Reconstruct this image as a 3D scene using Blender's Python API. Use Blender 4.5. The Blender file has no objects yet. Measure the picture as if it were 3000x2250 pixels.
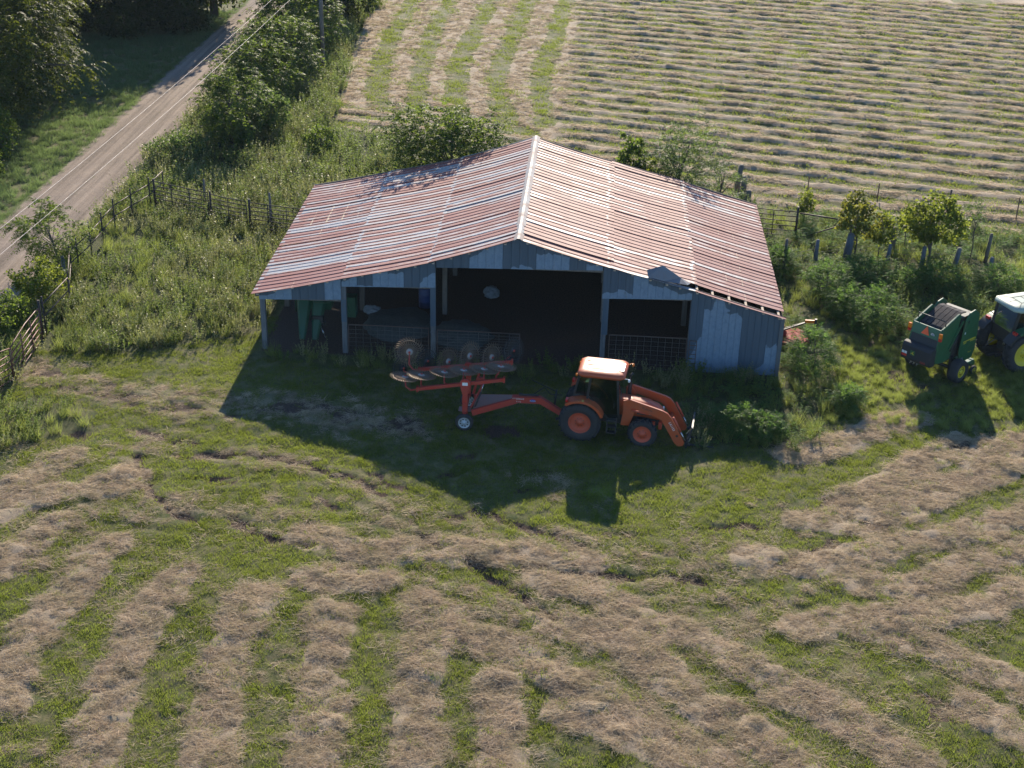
import bpy, bmesh, math, random
import numpy as np
from mathutils import Vector, Matrix

# ---------------------------------------------------------------- camera, sky, sun, exposure
SC = bpy.context.scene
COL = SC.collection
cam = bpy.data.cameras.new('camera')
cam.sensor_width = 36.0
cam.lens = 49.92
cam.clip_end = 3000.0
camo = bpy.data.objects.new('camera', cam)
COL.objects.link(camo)
_yaw, _pit, _rol = math.radians(-3.12), math.radians(26.92), math.radians(1.52)
_fw = Vector((math.sin(_yaw) * math.cos(_pit), math.cos(_yaw) * math.cos(_pit), -math.sin(_pit)))
_r = Vector((math.cos(_yaw), -math.sin(_yaw), 0))
_u = _r.cross(_fw)
_r2 = _r * math.cos(_rol) + _u * math.sin(_rol)
_u2 = _u * math.cos(_rol) - _r * math.sin(_rol)
_m = Matrix((_r2, _u2, -_fw)).transposed().to_4x4()
_m.translation = (2.68, -51.31, 25.06)
camo.matrix_world = _m
SC.camera = camo

SUN_EL = math.radians(25.4)
SUN_AZ = math.radians(1.5)           # clockwise from +Y
world = bpy.data.worlds.new('World')
SC.world = world
world.use_nodes = True
_wn = world.node_tree
_sky = _wn.nodes.new('ShaderNodeTexSky')
_sky.sky_type = 'NISHITA'
_sky.sun_disc = False
_sky.sun_elevation = SUN_EL
_sky.sun_rotation = SUN_AZ
_sky.air_density = 1.0
_sky.dust_density = 0.05
_sky.ozone_density = 6.0
_bg = _wn.nodes['Background']
_bg.inputs['Strength'].default_value = 0.12
_wn.links.new(_sky.outputs[0], _bg.inputs[0])

sun = bpy.data.lights.new('sun', 'SUN')
sun.energy = 5.0
sun.angle = math.radians(0.55)
sun.color = (1.0, 0.88, 0.70)
suno = bpy.data.objects.new('sun', sun)
COL.objects.link(suno)
_sd = Vector((math.sin(SUN_AZ) * math.cos(SUN_EL), math.cos(SUN_AZ) * math.cos(SUN_EL), math.sin(SUN_EL)))
suno.rotation_euler = _sd.to_track_quat('Z', 'Y').to_euler()
suno.location = (0, 60, 40)

SC.view_settings.view_transform = 'Standard'
SC.view_settings.look = 'None'
SC.view_settings.exposure = 0.9
SC.view_settings.gamma = 1.0
SC.render.engine = 'CYCLES'
SC.cycles.use_denoising = True
SC.cycles.max_bounces = 6
SC.cycles.diffuse_bounces = 3
SC.cycles.glossy_bounces = 2
SC.cycles.transmission_bounces = 4
SC.cycles.transparent_max_bounces = 6
SC.cycles.sample_clamp_indirect = 6.0

rng = np.random.default_rng(11)
random.seed(5)
PI = math.pi

# ---------------------------------------------------------------- numpy noise
def _hash(ix, iy, s):
    h = (ix * 374761393 + iy * 668265263 + s * 982451653) & 0xffffffff
    h = ((h ^ (h >> 13)) * 1274126177) & 0xffffffff
    return ((h ^ (h >> 16)) & 0xffff) / 65535.0

def vn(x, y, s=0):
    x = np.asarray(x, float); y = np.asarray(y, float)
    ix = np.floor(x).astype(np.int64); iy = np.floor(y).astype(np.int64)
    fx = x - ix; fy = y - iy
    fx = fx * fx * (3 - 2 * fx); fy = fy * fy * (3 - 2 * fy)
    a = _hash(ix, iy, s); b = _hash(ix + 1, iy, s); c = _hash(ix, iy + 1, s); d = _hash(ix + 1, iy + 1, s)
    return (a * (1 - fx) + b * fx) * (1 - fy) + (c * (1 - fx) + d * fx) * fy

def fbm(x, y, s=0, o=3):
    t = 0.0; a = 0.5; n = 0.0
    for k in range(o):
        t = t + a * vn(x * 2 ** k, y * 2 ** k, s + k * 17); n += a; a *= 0.55
    return t / n

def sstep(a, b, x):
    t = np.clip((x - a) / (b - a), 0, 1)
    return t * t * (3 - 2 * t)

def seg_dist(x, y, pl):
    """distance to a polyline"""
    d = np.full(np.shape(x), 1e9)
    for (x0, y0), (x1, y1) in zip(pl[:-1], pl[1:]):
        dx, dy = x1 - x0, y1 - y0
        t = np.clip(((x - x0) * dx + (y - y0) * dy) / (dx * dx + dy * dy), 0, 1)
        d = np.minimum(d, np.hypot(x - x0 - t * dx, y - y0 - t * dy))
    return d

def inpoly(x, y, pg):
    c = np.zeros(np.shape(x), bool)
    n = len(pg)
    for i in range(n):
        x0, y0 = pg[i]; x1, y1 = pg[(i + 1) % n]
        hit = ((y0 > y) != (y1 > y)) & (x < (x1 - x0) * (y - y0) / (y1 - y0 + 1e-12) + x0)
        c ^= hit
    return c

# ---------------------------------------------------------------- mesh helpers
def setp(o, label=None, cat=None, group=None, kind=None):
    if label: o['label'] = label
    if cat: o['category'] = cat
    if group: o['group'] = group
    if kind: o['kind'] = kind
    return o

def empty(name, loc=(0, 0, 0), rz=0.0, parent=None):
    o = bpy.data.objects.new(name, None)
    o.empty_display_size = 0.2
    COL.objects.link(o)
    o.location = loc
    o.rotation_euler = (0, 0, rz)
    if parent: o.parent = parent
    return o

def fastmesh(name, V, F, attrs=None, smooth=False):
    """V (n,3), F (m,k) faces with k corners each"""
    me = bpy.data.meshes.new(name)
    V = np.asarray(V, np.float32); F = np.asarray(F, np.int32)
    me.vertices.add(len(V)); me.vertices.foreach_set('co', V.ravel())
    k = F.shape[1]
    me.loops.add(F.size); me.loops.foreach_set('vertex_index', F.ravel())
    me.polygons.add(len(F))
    me.polygons.foreach_set('loop_start', np.arange(0, F.size, k, dtype=np.int32))
    me.polygons.foreach_set('loop_total', np.full(len(F), k, np.int32))
    if smooth: me.polygons.foreach_set('use_smooth', np.ones(len(F), bool))
    me.update(calc_edges=True)
    for nm, arr in (attrs or {}).items():
        a = me.attributes.new(nm, 'FLOAT', 'POINT')
        a.data.foreach_set('value', np.asarray(arr, np.float32).ravel())
    return me

def link(name, me, mat=None, parent=None, loc=None):
    o = bpy.data.objects.new(name, me)
    COL.objects.link(o)
    if mat and not me.materials: me.materials.append(mat)
    if parent: o.parent = parent
    if loc is not None: o.location = loc
    return o

class MB:
    """collects shapes into ONE mesh"""
    def __init__(s): s.v = []; s.f = []; s.sm = []
    def add(s, vs, fs, smooth=False):
        b = len(s.v)
        s.v += [tuple(map(float, p)) for p in vs]
        s.f += [tuple(i + b for i in f) for f in fs]
        s.sm += [smooth] * len(fs)
        return s
    def box(s, c, d, rot=None):
        c = Vector(c); hx, hy, hz = d[0] / 2, d[1] / 2, d[2] / 2
        vs = [Vector((a * hx, b * hy, e * hz)) for a in (-1, 1) for b in (-1, 1) for e in (-1, 1)]
        if rot is not None: vs = [rot @ p for p in vs]
        return s.add([p + c for p in vs], [(0, 1, 3, 2), (4, 6, 7, 5), (0, 4, 5, 1), (2, 3, 7, 6), (0, 2, 6, 4), (1, 5, 7, 3)])
    def bar(s, p, q, w, h=None, up=(0, 0, 1), w2=None, h2=None):
        p, q = Vector(p), Vector(q); h = h or w; w2 = w2 or w; h2 = h2 or h
        d = (q - p).normalized(); up = Vector(up)
        if abs(d.dot(up)) > 0.98: up = Vector((1, 0, 0)) if abs(d.x) < 0.9 else Vector((0, 1, 0))
        r = d.cross(up).normalized(); u = r.cross(d)
        vs = [p + r * a * w / 2 + u * b * h / 2 for a, b in ((-1, -1), (1, -1), (1, 1), (-1, 1))]
        vs += [q + r * a * w2 / 2 + u * b * h2 / 2 for a, b in ((-1, -1), (1, -1), (1, 1), (-1, 1))]
        return s.add(vs, [(3, 2, 1, 0), (4, 5, 6, 7), (0, 1, 5, 4), (1, 2, 6, 5), (2, 3, 7, 6), (3, 0, 4, 7)])
    def tube(s, pts, r, n=8, cap=True):
        pts = [Vector(p) for p in pts]
        rs = r if isinstance(r, (list, tuple)) else [r] * len(pts)
        vs = []; fs = []; ref = None
        for i, p in enumerate(pts):
            d = (pts[min(i + 1, len(pts) - 1)] - pts[max(i - 1, 0)]).normalized()
            if ref is None: ref = Vector((0, 0, 1)) if abs(d.z) < 0.9 else Vector((1, 0, 0))
            a = d.cross(ref).normalized(); b = a.cross(d).normalized(); ref = b
            for k in range(n):
                t = 2 * PI * k / n
                vs.append(p + (a * math.cos(t) + b * math.sin(t)) * rs[i])
        for i in range(len(pts) - 1):
            for k in range(n):
                fs.append((i * n + k, i * n + (k + 1) % n, (i + 1) * n + (k + 1) % n, (i + 1) * n + k))
        s.add(vs, fs, True)
        if cap:
            b = len(s.v) - len(vs)
            s.f += [tuple(b + k for k in range(n))[::-1], tuple(b + len(vs) - n + k for k in range(n))]
            s.sm += [False, False]
        return s
    def prism(s, poly, a, b, axis='y', smooth=False):
        """polygon given in the plane across axis, extruded from a to b along it"""
        def P(u, v, t):
            return (u, t, v) if axis == 'y' else ((t, u, v) if axis == 'x' else (u, v, t))
        n = len(poly)
        vs = [P(u, v, a) for u, v in poly] + [P(u, v, b) for u, v in poly]
        fs = [tuple(range(n)), tuple(range(2 * n - 1, n - 1, -1))]
        fs += [(i, i + n, (i + 1) % n + n, (i + 1) % n) for i in range(n)]
        s.add(vs, fs)
        if smooth:
            for i in range(n): s.sm[-1 - i] = True
        return s
    def lathe(s, prof, c=(0, 0, 0), axis='y', n=24, smooth=True):
        """prof: (radius, offset along axis)"""
        c = Vector(c); vs = []; fs = []
        for r, t in prof:
            for k in range(n):
                a = 2 * PI * k / n
                ca, sa = r * math.cos(a), r * math.sin(a)
                vs.append(c + (Vector((ca, t, sa)) if axis == 'y' else Vector((t, ca, sa)) if axis == 'x' else Vector((ca, sa, t))))
        for i in range(len(prof) - 1):
            for k in range(n):
                fs.append((i * n + k, i * n + (k + 1) % n, (i + 1) * n + (k + 1) % n, (i + 1) * n + k))
        return s.add(vs, fs, smooth)
    def loft(s, rings, smooth=False, cap=True):
        n = len(rings[0]); vs = [p for r in rings for p in r]; fs = []
        for i in range(len(rings) - 1):
            for k in range(n):
                fs.append((i * n + k, i * n + (k + 1) % n, (i + 1) * n + (k + 1) % n, (i + 1) * n + k))
        b = len(s.v)
        s.add(vs, fs, smooth)
        if cap:
            s.f += [tuple(b + k for k in range(n))[::-1], tuple(b + len(vs) - n + k for k in range(n))]; s.sm += [False, False]
        return s
    def mesh(s, name):
        me = bpy.data.meshes.new(name)
        me.from_pydata(s.v, [], s.f)
        me.polygons.foreach_set('use_smooth', s.sm)
        me.update()
        return me
    def build(s, name, mat, parent=None, loc=None, bevel=0.0):
        o = link(name, s.mesh(name), mat, parent, loc)
        bm = bmesh.new(); bm.from_mesh(o.data)
        bmesh.ops.recalc_face_normals(bm, faces=bm.faces); bm.to_mesh(o.data); bm.free()
        if bevel:
            m = o.modifiers.new('bevel', 'BEVEL'); m.width = bevel; m.segments = 2; m.limit_method = 'ANGLE'
        return o

def copy_tree(o, parent=None):
    c = o.copy(); COL.objects.link(c); c.parent = parent
    for ch in o.children: copy_tree(ch, c)
    return c

# ---------------------------------------------------------------- materials
def newmat(name):
    m = bpy.data.materials.new(name); m.use_nodes = True
    nt = m.node_tree
    return m, nt, nt.nodes['Principled BSDF'], nt.nodes['Material Output']

def nd(nt, t, **kw):
    n = nt.nodes.new(t)
    for k, v in kw.items(): setattr(n, k, v)
    return n

def mixc(nt, fac, a, b):
    n = nd(nt, 'ShaderNodeMix', data_type='RGBA')
    for sock, v in ((0, fac), (6, a), (7, b)):
        if hasattr(v, 'is_linked') or hasattr(v, 'links'): nt.links.new(v, n.inputs[sock])
        elif sock == 0: n.inputs[0].default_value = v
        else: n.inputs[sock].default_value = (*v, 1)
    return n.outputs[2]

def noise(nt, scale, detail=4, rough=0.55, vec=None, dist=0.0):
    n = nd(nt, 'ShaderNodeTexNoise'); n.inputs['Scale'].default_value = scale
    n.inputs['Detail'].default_value = detail; n.inputs['Roughness'].default_value = rough; n.inputs['Distortion'].default_value = dist
    if vec is not None: nt.links.new(vec, n.inputs['Vector'])
    return n.outputs[0]

def maprange(nt, v, a, b, c=0.0, d=1.0):
    n = nd(nt, 'ShaderNodeMapRange'); nt.links.new(v, n.inputs[0])
    for i, x in zip((1, 2, 3, 4), (a, b, c, d)): n.inputs[i].default_value = x
    return n.outputs[0]

def math_(nt, op, a, b=0.0):
    n = nd(nt, 'ShaderNodeMath', operation=op)
    for i, v in ((0, a), (1, b)):
        if hasattr(v, 'links'): nt.links.new(v, n.inputs[i])
        else: n.inputs[i].default_value = v
    return n.outputs[0]

def worldpos(nt, sc=(1, 1, 1)):
    g = nd(nt, 'ShaderNodeNewGeometry')
    m = nd(nt, 'ShaderNodeMapping'); m.inputs['Scale'].default_value = sc
    nt.links.new(g.outputs['Position'], m.inputs[0])
    return m.outputs[0]

def objpos(nt, sc=(1, 1, 1)):
    g = nd(nt, 'ShaderNodeTexCoord')
    m = nd(nt, 'ShaderNodeMapping'); m.inputs['Scale'].default_value = sc
    nt.links.new(g.outputs['Object'], m.inputs[0])
    return m.outputs[0]

def attr(nt, name, typ='GEOMETRY'):
    n = nd(nt, 'ShaderNodeAttribute', attribute_name=name, attribute_type=typ)
    return n.outputs['Fac']

def bump(nt, p, h, strength=0.4, dist=0.02):
    n = nd(nt, 'ShaderNodeBump'); n.inputs['Strength'].default_value = strength; n.inputs['Distance'].default_value = dist
    nt.links.new(h, n.inputs['Height']); nt.links.new(n.outputs[0], p.inputs['Normal'])

def paint(name, col, rough=0.4, dirt=0.3, dirtcol=(0.16, 0.12, 0.085), metallic=0.0, scale=3.0, spec=0.5, coat=0.0):
    """worn coloured surface: noise dirt over a base colour"""
    m, nt, p, out = newmat(name)
    v = worldpos(nt)
    n1 = noise(nt, scale, 6, 0.65, v); n2 = noise(nt, scale * 9, 3, 0.6, v)
    k = maprange(nt, math_(nt, 'ADD', math_(nt, 'MULTIPLY', n1, 0.75), math_(nt, 'MULTIPLY', n2, 0.25)), 0.42, 0.68, 0, dirt)
    c = mixc(nt, k, col, dirtcol)
    nt.links.new(c, p.inputs['Base Color'])
    r = maprange(nt, n1, 0.3, 0.7, max(rough - 0.08, 0.05), min(rough + 0.18, 1))
    nt.links.new(r, p.inputs['Roughness'])
    p.inputs['Metallic'].default_value = metallic
    p.inputs['Specular IOR Level'].default_value = spec
    p.inputs['Coat Weight'].default_value = coat
    bump(nt, p, n2, 0.08, 0.01)
    return m

def foliage(name, dark, light, trans, tw=0.45, rough=0.5, spec=0.35, alt=None):
    """leaf: diffuse/gloss front plus light passing through; colour varies leaf by leaf and plant by plant"""
    m, nt, p, out = newmat(name)
    a = attr(nt, 'lt'); b = attr(nt, 'tint', 'INSTANCER')
    oi = nd(nt, 'ShaderNodeObjectInfo')
    t = math_(nt, 'ADD', math_(nt, 'MULTIPLY', a, 0.6), math_(nt, 'MULTIPLY', b, 0.6))
    n1 = noise(nt, 0.6, 2, 0.5, worldpos(nt))
    t = math_(nt, 'ADD', t, math_(nt, 'MULTIPLY', math_(nt, 'SUBTRACT', n1, 0.5), 0.5))
    c = mixc(nt, t, dark, light)
    if alt:
        n2 = noise(nt, 1.1, 3, .6, worldpos(nt))
        c = mixc(nt, maprange(nt, n2, .42, .68, 0, .75), c, alt)
    nt.links.new(c, p.inputs['Base Color'])
    p.inputs['Roughness'].default_value = rough
    p.inputs['Specular IOR Level'].default_value = spec
    tr = nd(nt, 'ShaderNodeBsdfTranslucent')
    c2 = mixc(nt, t, tuple(x * 0.75 for x in trans), tuple(min(1, x * 1.25) for x in trans))
    nt.links.new(c2, tr.inputs[0])
    mx = nd(nt, 'ShaderNodeMixShader'); mx.inputs[0].default_value = tw
    nt.links.new(p.outputs[0], mx.inputs[1]); nt.links.new(tr.outputs[0], mx.inputs[2])
    nt.links.new(mx.outputs[0], out.inputs[0])
    return m

# ---------------------------------------------------------------- layout of the land (metres; barn front centre at the origin)
HAY = [[(-15.0,-9.5),(-15.8,-10.8),(-16.3,-12.2)],[(-12.5,-10.3),(-13.2,-11.4)],[(-14.5,-11.6),(-15.3,-12.4),(-16.0,-13.1)],[(-13.9,-13.4),(-14.5,-15.0),(-14.7,-16.3)],[(-11.7,-14.7),(-12.2,-15.4),(-12.2,-16.9),(-12.5,-18.3),(-12.6,-19.5),(-12.6,-20.8),(-12.3,-22.4)],[(-9.1,-16.1),(-9.5,-17.9),(-9.6,-19.4),(-9.6,-21.0),(-9.3,-22.4),(-9.1,-23.9),(-9.1,-24.5)],[(-6.7,-17.0),(-6.8,-18.5),(-6.8,-19.9),(-6.7,-21.2),(-6.6,-22.3),(-6.4,-23.4),(-6.2,-24.3)],[(-4.4,-17.5),(-4.1,-19.9),(-3.9,-21.9),(-3.6,-24.0)],[(-1.3,-17.8),(-1.4,-20.5),(-1.2,-23.8)],[(0.9,-20.3),(1.1,-23.6)],[(-1.8,-16.7),(0.3,-18.3),(3.0,-20.1),(5.2,-21.8),(6.8,-23.0)],[(2.1,-17.3),(4.2,-17.9),(5.0,-19.0),(6.1,-20.4),(7.2,-21.3),(8.2,-22.2),(8.8,-22.9)],[(1.7,-15.2),(3.7,-15.9),(5.0,-17.2),(6.5,-17.8),(7.8,-18.9),(8.7,-19.8),(9.8,-20.6),(10.9,-21.6),(11.9,-22.5)],[(2.7,-21.2),(4.9,-22.3),(5.8,-23.0)],[(11.2,-16.8),(13.3,-17.4),(14.1,-18.1),(15.4,-19.2)],[(9.5,-16.8),(11.3,-16.3),(13.4,-15.8),(15.3,-15.2),(16.6,-14.4)],[(8.3,-13.4),(10.4,-13.6),(13.3,-12.2),(16.4,-10.6),(17.7,-9.8)],[(11.6,-14.4),(13.4,-14.3),(15.3,-12.9),(17.2,-11.9)],[(10.2,-11.0),(11.8,-11.2),(13.7,-10.1),(15.3,-8.7)],[(10.3,-6.4),(12.1,-5.7),(14.0,-4.0),(15.3,-3.3)],[(11.5,-9.8),(13.3,-8.2),(15.2,-6.4),(16.6,-4.9)],[(11.9,-10.4),(14.2,-9.2),(16.6,-7.7),(18.6,-6.1)],[(16.8,-6.5),(19.1,-4.5)],[(-5.8,-13.6),(-3.9,-14.1),(-1.6,-14.0),(0.8,-14.0),(3.1,-14.2)],[(-5.3,-15.9),(-3.1,-15.7)],[(13.8,-20.1),(14.9,-21.0)]]
TRACK = [(-13.5,-7.6),(-11.3,-8.2),(-7.8,-8.4),(-5.6,-9.2),(-3.8,-10.3),(-1.5,-11.6),(.5,-12.2),(2.9,-12.7),(6,-12.6),(9,-11.6),(12,-9.4),(16,-6.0),(19,-3.4)]
RUTS = [[(-0.5,-14.4),(0.1,-15.0),(0.9,-15.8),(1.5,-16.5),(2.3,-17.0)],[(-12.6,-9.1),(-12.2,-10.4),(-11.5,-11.6),(-10.9,-12.1),(-9.7,-13.0)],[(-11.3,-8.9),(-10.0,-8.6),(-7.8,-8.6),(-6.7,-9.0),(-5.6,-9.5),(-3.8,-10.6)],[(-8.6,-12.6),(-7.5,-13.5),(-6.7,-13.9),(-5.7,-14.0)],[(-0.5,-11.5),(1.4,-12.4),(2.9,-13.0)]]
SPOTS = [(-1.1,-7.8),(1.4,-8.4),(-1.7,-9.2),(0.9,-9.8),(-1.2,-12.1),(13.0,-20.5),(12.6,-19.8),(-15.2,-7.8),(-13.1,-7.2),(-0.1,-5.8),(-3.6,-5.6),(-2.1,-13.1)]
PATH = [[(-18.6,-3.1),(-14.6,-4.5),(-11.4,-5.3),(-9.2,-4.8),(-3.6,-5.8)],[(14.8,3.3),(15.4,0.5),(15.9,-1.5)]]
GREEN_FAR = [[(-12.5, 75), (-12.8, 57), (-12.4, 47), (-11.6, 38.6), (-10.4, 32.5), (-9, 28.9), (-6, 26.2), (0, 24)],
             [(-9.5, 75), (-9.9, 54.4), (-9.4, 45), (-8.7, 37), (-7.9, 31), (-5.5, 28.6), (0, 26.8)],
             [(-6.1, 75), (-6.8, 55), (-6.9, 45.3), (-6.3, 37.3), (-5.3, 32.3), (-3.5, 30.5)],
             [(-3.0, 75), (-3.9, 55.4), (-4.2, 45.8), (-3.5, 37.7), (-2.5, 32.7), (-1.2, 31)],
             [(-0.1, 75), (-0.7, 56), (-1.15, 46), (-0.9, 38), (-0.2, 33)]]
FIELD = [(-15.9, 90), (-15.4, 60), (-15.0, 52), (-13.7, 38.3), (-12.9, 31.2), (-8.4, 27.6), (0, 22.3), (11, 19.9), (26, 16.6), (60, 9), (90, 90)]
W_CORRAL = [(-19.3, -1.5), (-16, -1), (-13.5, .2), (-10.8, 1), (-10.8, 14), (-19.3, 15.5)]
W_BACK = [(-22, 17), (-19.3, 15), (-10.8, 13.2), (9.5, 13.4), (11, 19.8), (0, 22.1), (-8.6, 27.4), (-13.1, 31), (-13.9, 38), (-15.2, 52), (-15.8, 90), (-21.6, 90)]
W_VERGE = [(-22.2, -9), (-19.5, -9), (-19.3, -1.5), (-19.3, 15), (-22.1, 17)]
W_RIGHT = [(10.8, 13), (10.8, 9.5), (12.5, 7.5), (14.2, 4.5), (16, 3.2), (24, 4.2), (34, 6.5), (36, 13), (26, 16.4), (11, 19.7)]
W_SIDE = [(10.55, -1), (12.9, -1.6), (13.2, 2.5), (11.5, 9.5), (10.55, 9.5)]
W_FRONT = [(6.5, -.2), (10.5, -.4), (12.2, -3.2), (10.4, -6.3), (8.6, -5.4), (7.2, -6.4), (6.0, -2.2)]
W_LEFT = [(-19.6, -4.9), (-17.9, -5.4), (-15.3, -6.3), (-14.9, -7.8), (-17.4, -9.4), (-20.5, -10.5)]
W_TREE = [(-27.6, 13), (-28.9, 23), (-31.8, 34.5), (-34, 48), (-46, 50), (-46, 10)]

def row_phase(x, y):
    s = y + .235 * x + (vn(x * .05, y * .05, 9) - .5) * 1.6 + (vn(x * .2, y * .8, 10) - .5) * .3 + (vn(x * .9, y * 1.7, 11) - .5) * .1
    return 2 * PI * s / 1.85

def hay_mask(x, y, want_w=False):
    wx = x + (vn(x * 0.8, y * 0.8, 3) - .5) * .4 + (vn(x * 3.1, y * 3.1, 4) - .5) * .28
    wy = y + (vn(x * 0.8, y * 0.8, 5) - .5) * .4 + (vn(x * 3.1, y * 3.1, 6) - .5) * .28
    d = np.full(np.shape(x), 9.0)
    for pl in HAY: d = np.minimum(d, seg_dist(wx, wy, pl))
    near = 1 - sstep(.5, .8, d)
    # faint curved swaths left by the turning machines before the barn
    for k in range(7):
        o = k * .82
        dt = seg_dist(wx * .35 + x * .65, wy * .35 + y * .65 + o, TRACK)
        near = np.maximum(near, (1 - sstep(.1, .42, dt)) * sstep(.4, .66, vn(x * .45 + k * 7, y * .45, 13)) * .42)
    # thin leftovers between the rows
    near = np.maximum(near, (y < -9) * sstep(.58, .78, fbm(x * .45, y * .7, 8)) * .3)
    for pl in PATH[:1]: near = np.maximum(near, (1 - sstep(.4, 1.7, seg_dist(wx, wy, pl))) * .42)
    near = near * (y < 0)
    f = inpoly(x, y, FIELD)
    g = np.full(np.shape(x), 9.0)
    for pl in GREEN_FAR: g = np.minimum(g, seg_dist(wx, wy, pl))
    head = sstep(.65, .95, g)
    main = sstep(-.25, .35, np.cos(row_phase(x, y)) - .05)
    edge = -1.0 + (vn(0 * x, y * .2, 12) - .5) * 1.5
    lower = sstep(29, 31.5, y + .4 * x)
    w = np.maximum(sstep(-.4, .6, x - 1.2 - edge), 1 - lower)
    far = (head * (1 - w) + main * w) * f
    if want_w: return w
    return np.clip(np.maximum(near, far), 0, 1), f

def dirt_mask(x, y):
    d = np.zeros(np.shape(x))
    wx = x + (vn(x * 2.2, y * 2.2, 21) - .5) * .5 + (vn(x * 6, y * 6, 26) - .5) * .25
    wy = y + (vn(x * 2.2, y * 2.2, 22) - .5) * .5 + (vn(x * 6, y * 6, 27) - .5) * .25
    for pl in RUTS:
        d = np.maximum(d, (1 - sstep(.12, .30, seg_dist(wx * .5 + x * .5, wy * .5 + y * .5, pl))) * sstep(.2, .45, vn(x * .8, y * .8, 23) + .15))
    for k in (0, 3):
        dt = seg_dist(wx, wy + k * .82 - .35, TRACK)
        d = np.maximum(d, (1 - sstep(.1, .26, dt)) * sstep(.42, .6, vn(x * .5 + k, y * .5, 25)) * .9)
    for i, (sx, sy) in enumerate(SPOTS):
        r = (.45, .35, .45, .35, .55, .75, .4, .35, .25, .9, .7, .35)[i]
        d = np.maximum(d, (1 - sstep(r * .5, r, np.hypot((wx - sx) * .75, (wy - sy) * 1.35))) * .95)
    for pl in PATH: d = np.maximum(d, (1 - sstep(.3, 1.3, seg_dist(wx, wy, pl))) * sstep(.4, .62, vn(x * 1.3, y * 2.4, 24)) * .7)
    d = np.maximum(d, (np.abs(x) < 10.3) * (y > -.25) * (y < 13))                # barn floor
    return d

def weed_mask(x, y):
    j = (vn(x * .8, y * .8, 31) - .5) * 1.2
    xx, yy = x + j, y + (vn(x * .8, y * .8, 32) - .5) * 1.2
    h = np.zeros(np.shape(x))
    for pg, v in ((W_CORRAL, .62), (W_BACK, 1.0), (W_VERGE, .7), (W_RIGHT, .55), (W_SIDE, .3), (W_FRONT, .6), (W_LEFT, .45), (W_TREE, .5)):
        h = np.maximum(h, inpoly(xx, yy, pg) * v)
    fr = (xx > -10.5) * (xx < 10.6) * (yy > -1.5) * (y < -.12) * .4
    h = np.maximum(h, fr)
    inside = (np.abs(x) < 10.35) * (y > -.1) * (y < 13.05)
    return h * (1 - inside)

def height(x, y):
    hay, f = hay_mask(x, y)
    z = (fbm(x * .25, y * .25, 41) - .5) * .16 + (fbm(x * 1.7, y * 1.7, 43) - .5) * .09 + (vn(x * 3.3, y * 3.3, 44) - .5) * .06 * (y < 2)
    lump = fbm(x * .55, y * .95, 45, 3)
    z = z + hay * ((.01 + .13 * sstep(.62, .88, lump)) * np.where(y < 10, 1, .3) + .045 * vn(x * 2.6, y * 4.2, 46) + .05 * vn(x * 6, y * 7, 48))
    crest = np.clip(np.cos(row_phase(x, y) + .35), 0, 1) ** 1.5 * f * (y > 10) * hay * hay_mask(x, y, True)
    z = z + crest * (.05 + .07 * sstep(.3, .8, fbm(x * .5, y * 1.1, 47, 2)) + .04 * vn(x * 2.2, y * 3, 49))
    z = z - dirt_mask(x, y) * .11 * (1 - ((np.abs(x) < 10.3) * (y > -.25) * (y < 13)))
    bare = (np.abs(x) < 10.6) * (y > -.6) * (y < 13.6)
    z = z * np.where(bare, .15, 1.0)
    road = 1 - sstep(2.2, 2.9, np.abs(x + 23.85))
    return z * (1 - road) - .10 * road

def _axis(a):
    out = [a[0][0]]
    for lo, hi, st in a: out += list(np.linspace(lo, hi, max(2, int(round((hi - lo) / st)) + 1))[1:])
    return np.array(out)
gx = _axis([(-700, -120, 90), (-120, -46, 6), (-46, -20, .5), (-20, 20, .16), (20, 44, .36), (44, 120, 6), (120, 700, 90)])
gy = _axis([(-600, -60, 90), (-60, -27, 2), (-27, -2, .14), (-2, 22, .4), (22, 74, .2), (74, 130, 4), (130, 900, 110)])
GX, GY = np.meshgrid(gx, gy)
GZ = height(GX, GY)
far_out = np.maximum(sstep(70, 90, GY), np.maximum(sstep(50, 80, np.abs(GX)), sstep(-32, -50, GY)))
GZ = GZ * (1 - far_out)
nx, ny = len(gx), len(gy)
ii = (np.arange(ny - 1)[:, None] * nx + np.arange(nx - 1)[None, :]).ravel()
quads = np.stack([ii, ii + 1, ii + 1 + nx, ii + nx], 1)
_hay, _fld = hay_mask(GX, GY)
ground_me = fastmesh('ground', np.stack([GX.ravel(), GY.ravel(), GZ.ravel()], 1), quads,
                     dict(hay=_hay, dirt=dirt_mask(GX, GY), weed=weed_mask(GX, GY), field=_fld.astype(float)), smooth=True)

def ground_z(x, y):
    """bilinear height of the built sheet"""
    x = np.atleast_1d(np.asarray(x, float)); y = np.atleast_1d(np.asarray(y, float))
    i = np.clip(np.searchsorted(gx, x) - 1, 0, nx - 2); j = np.clip(np.searchsorted(gy, y) - 1, 0, ny - 2)
    fx = (x - gx[i]) / (gx[i + 1] - gx[i]); fy = (y - gy[j]) / (gy[j + 1] - gy[j])
    return (GZ[j, i] * (1 - fx) + GZ[j, i + 1] * fx) * (1 - fy) + (GZ[j + 1, i] * (1 - fx) + GZ[j + 1, i + 1] * fx) * fy
def gz1(x, y): return float(ground_z(x, y)[0])

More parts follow.
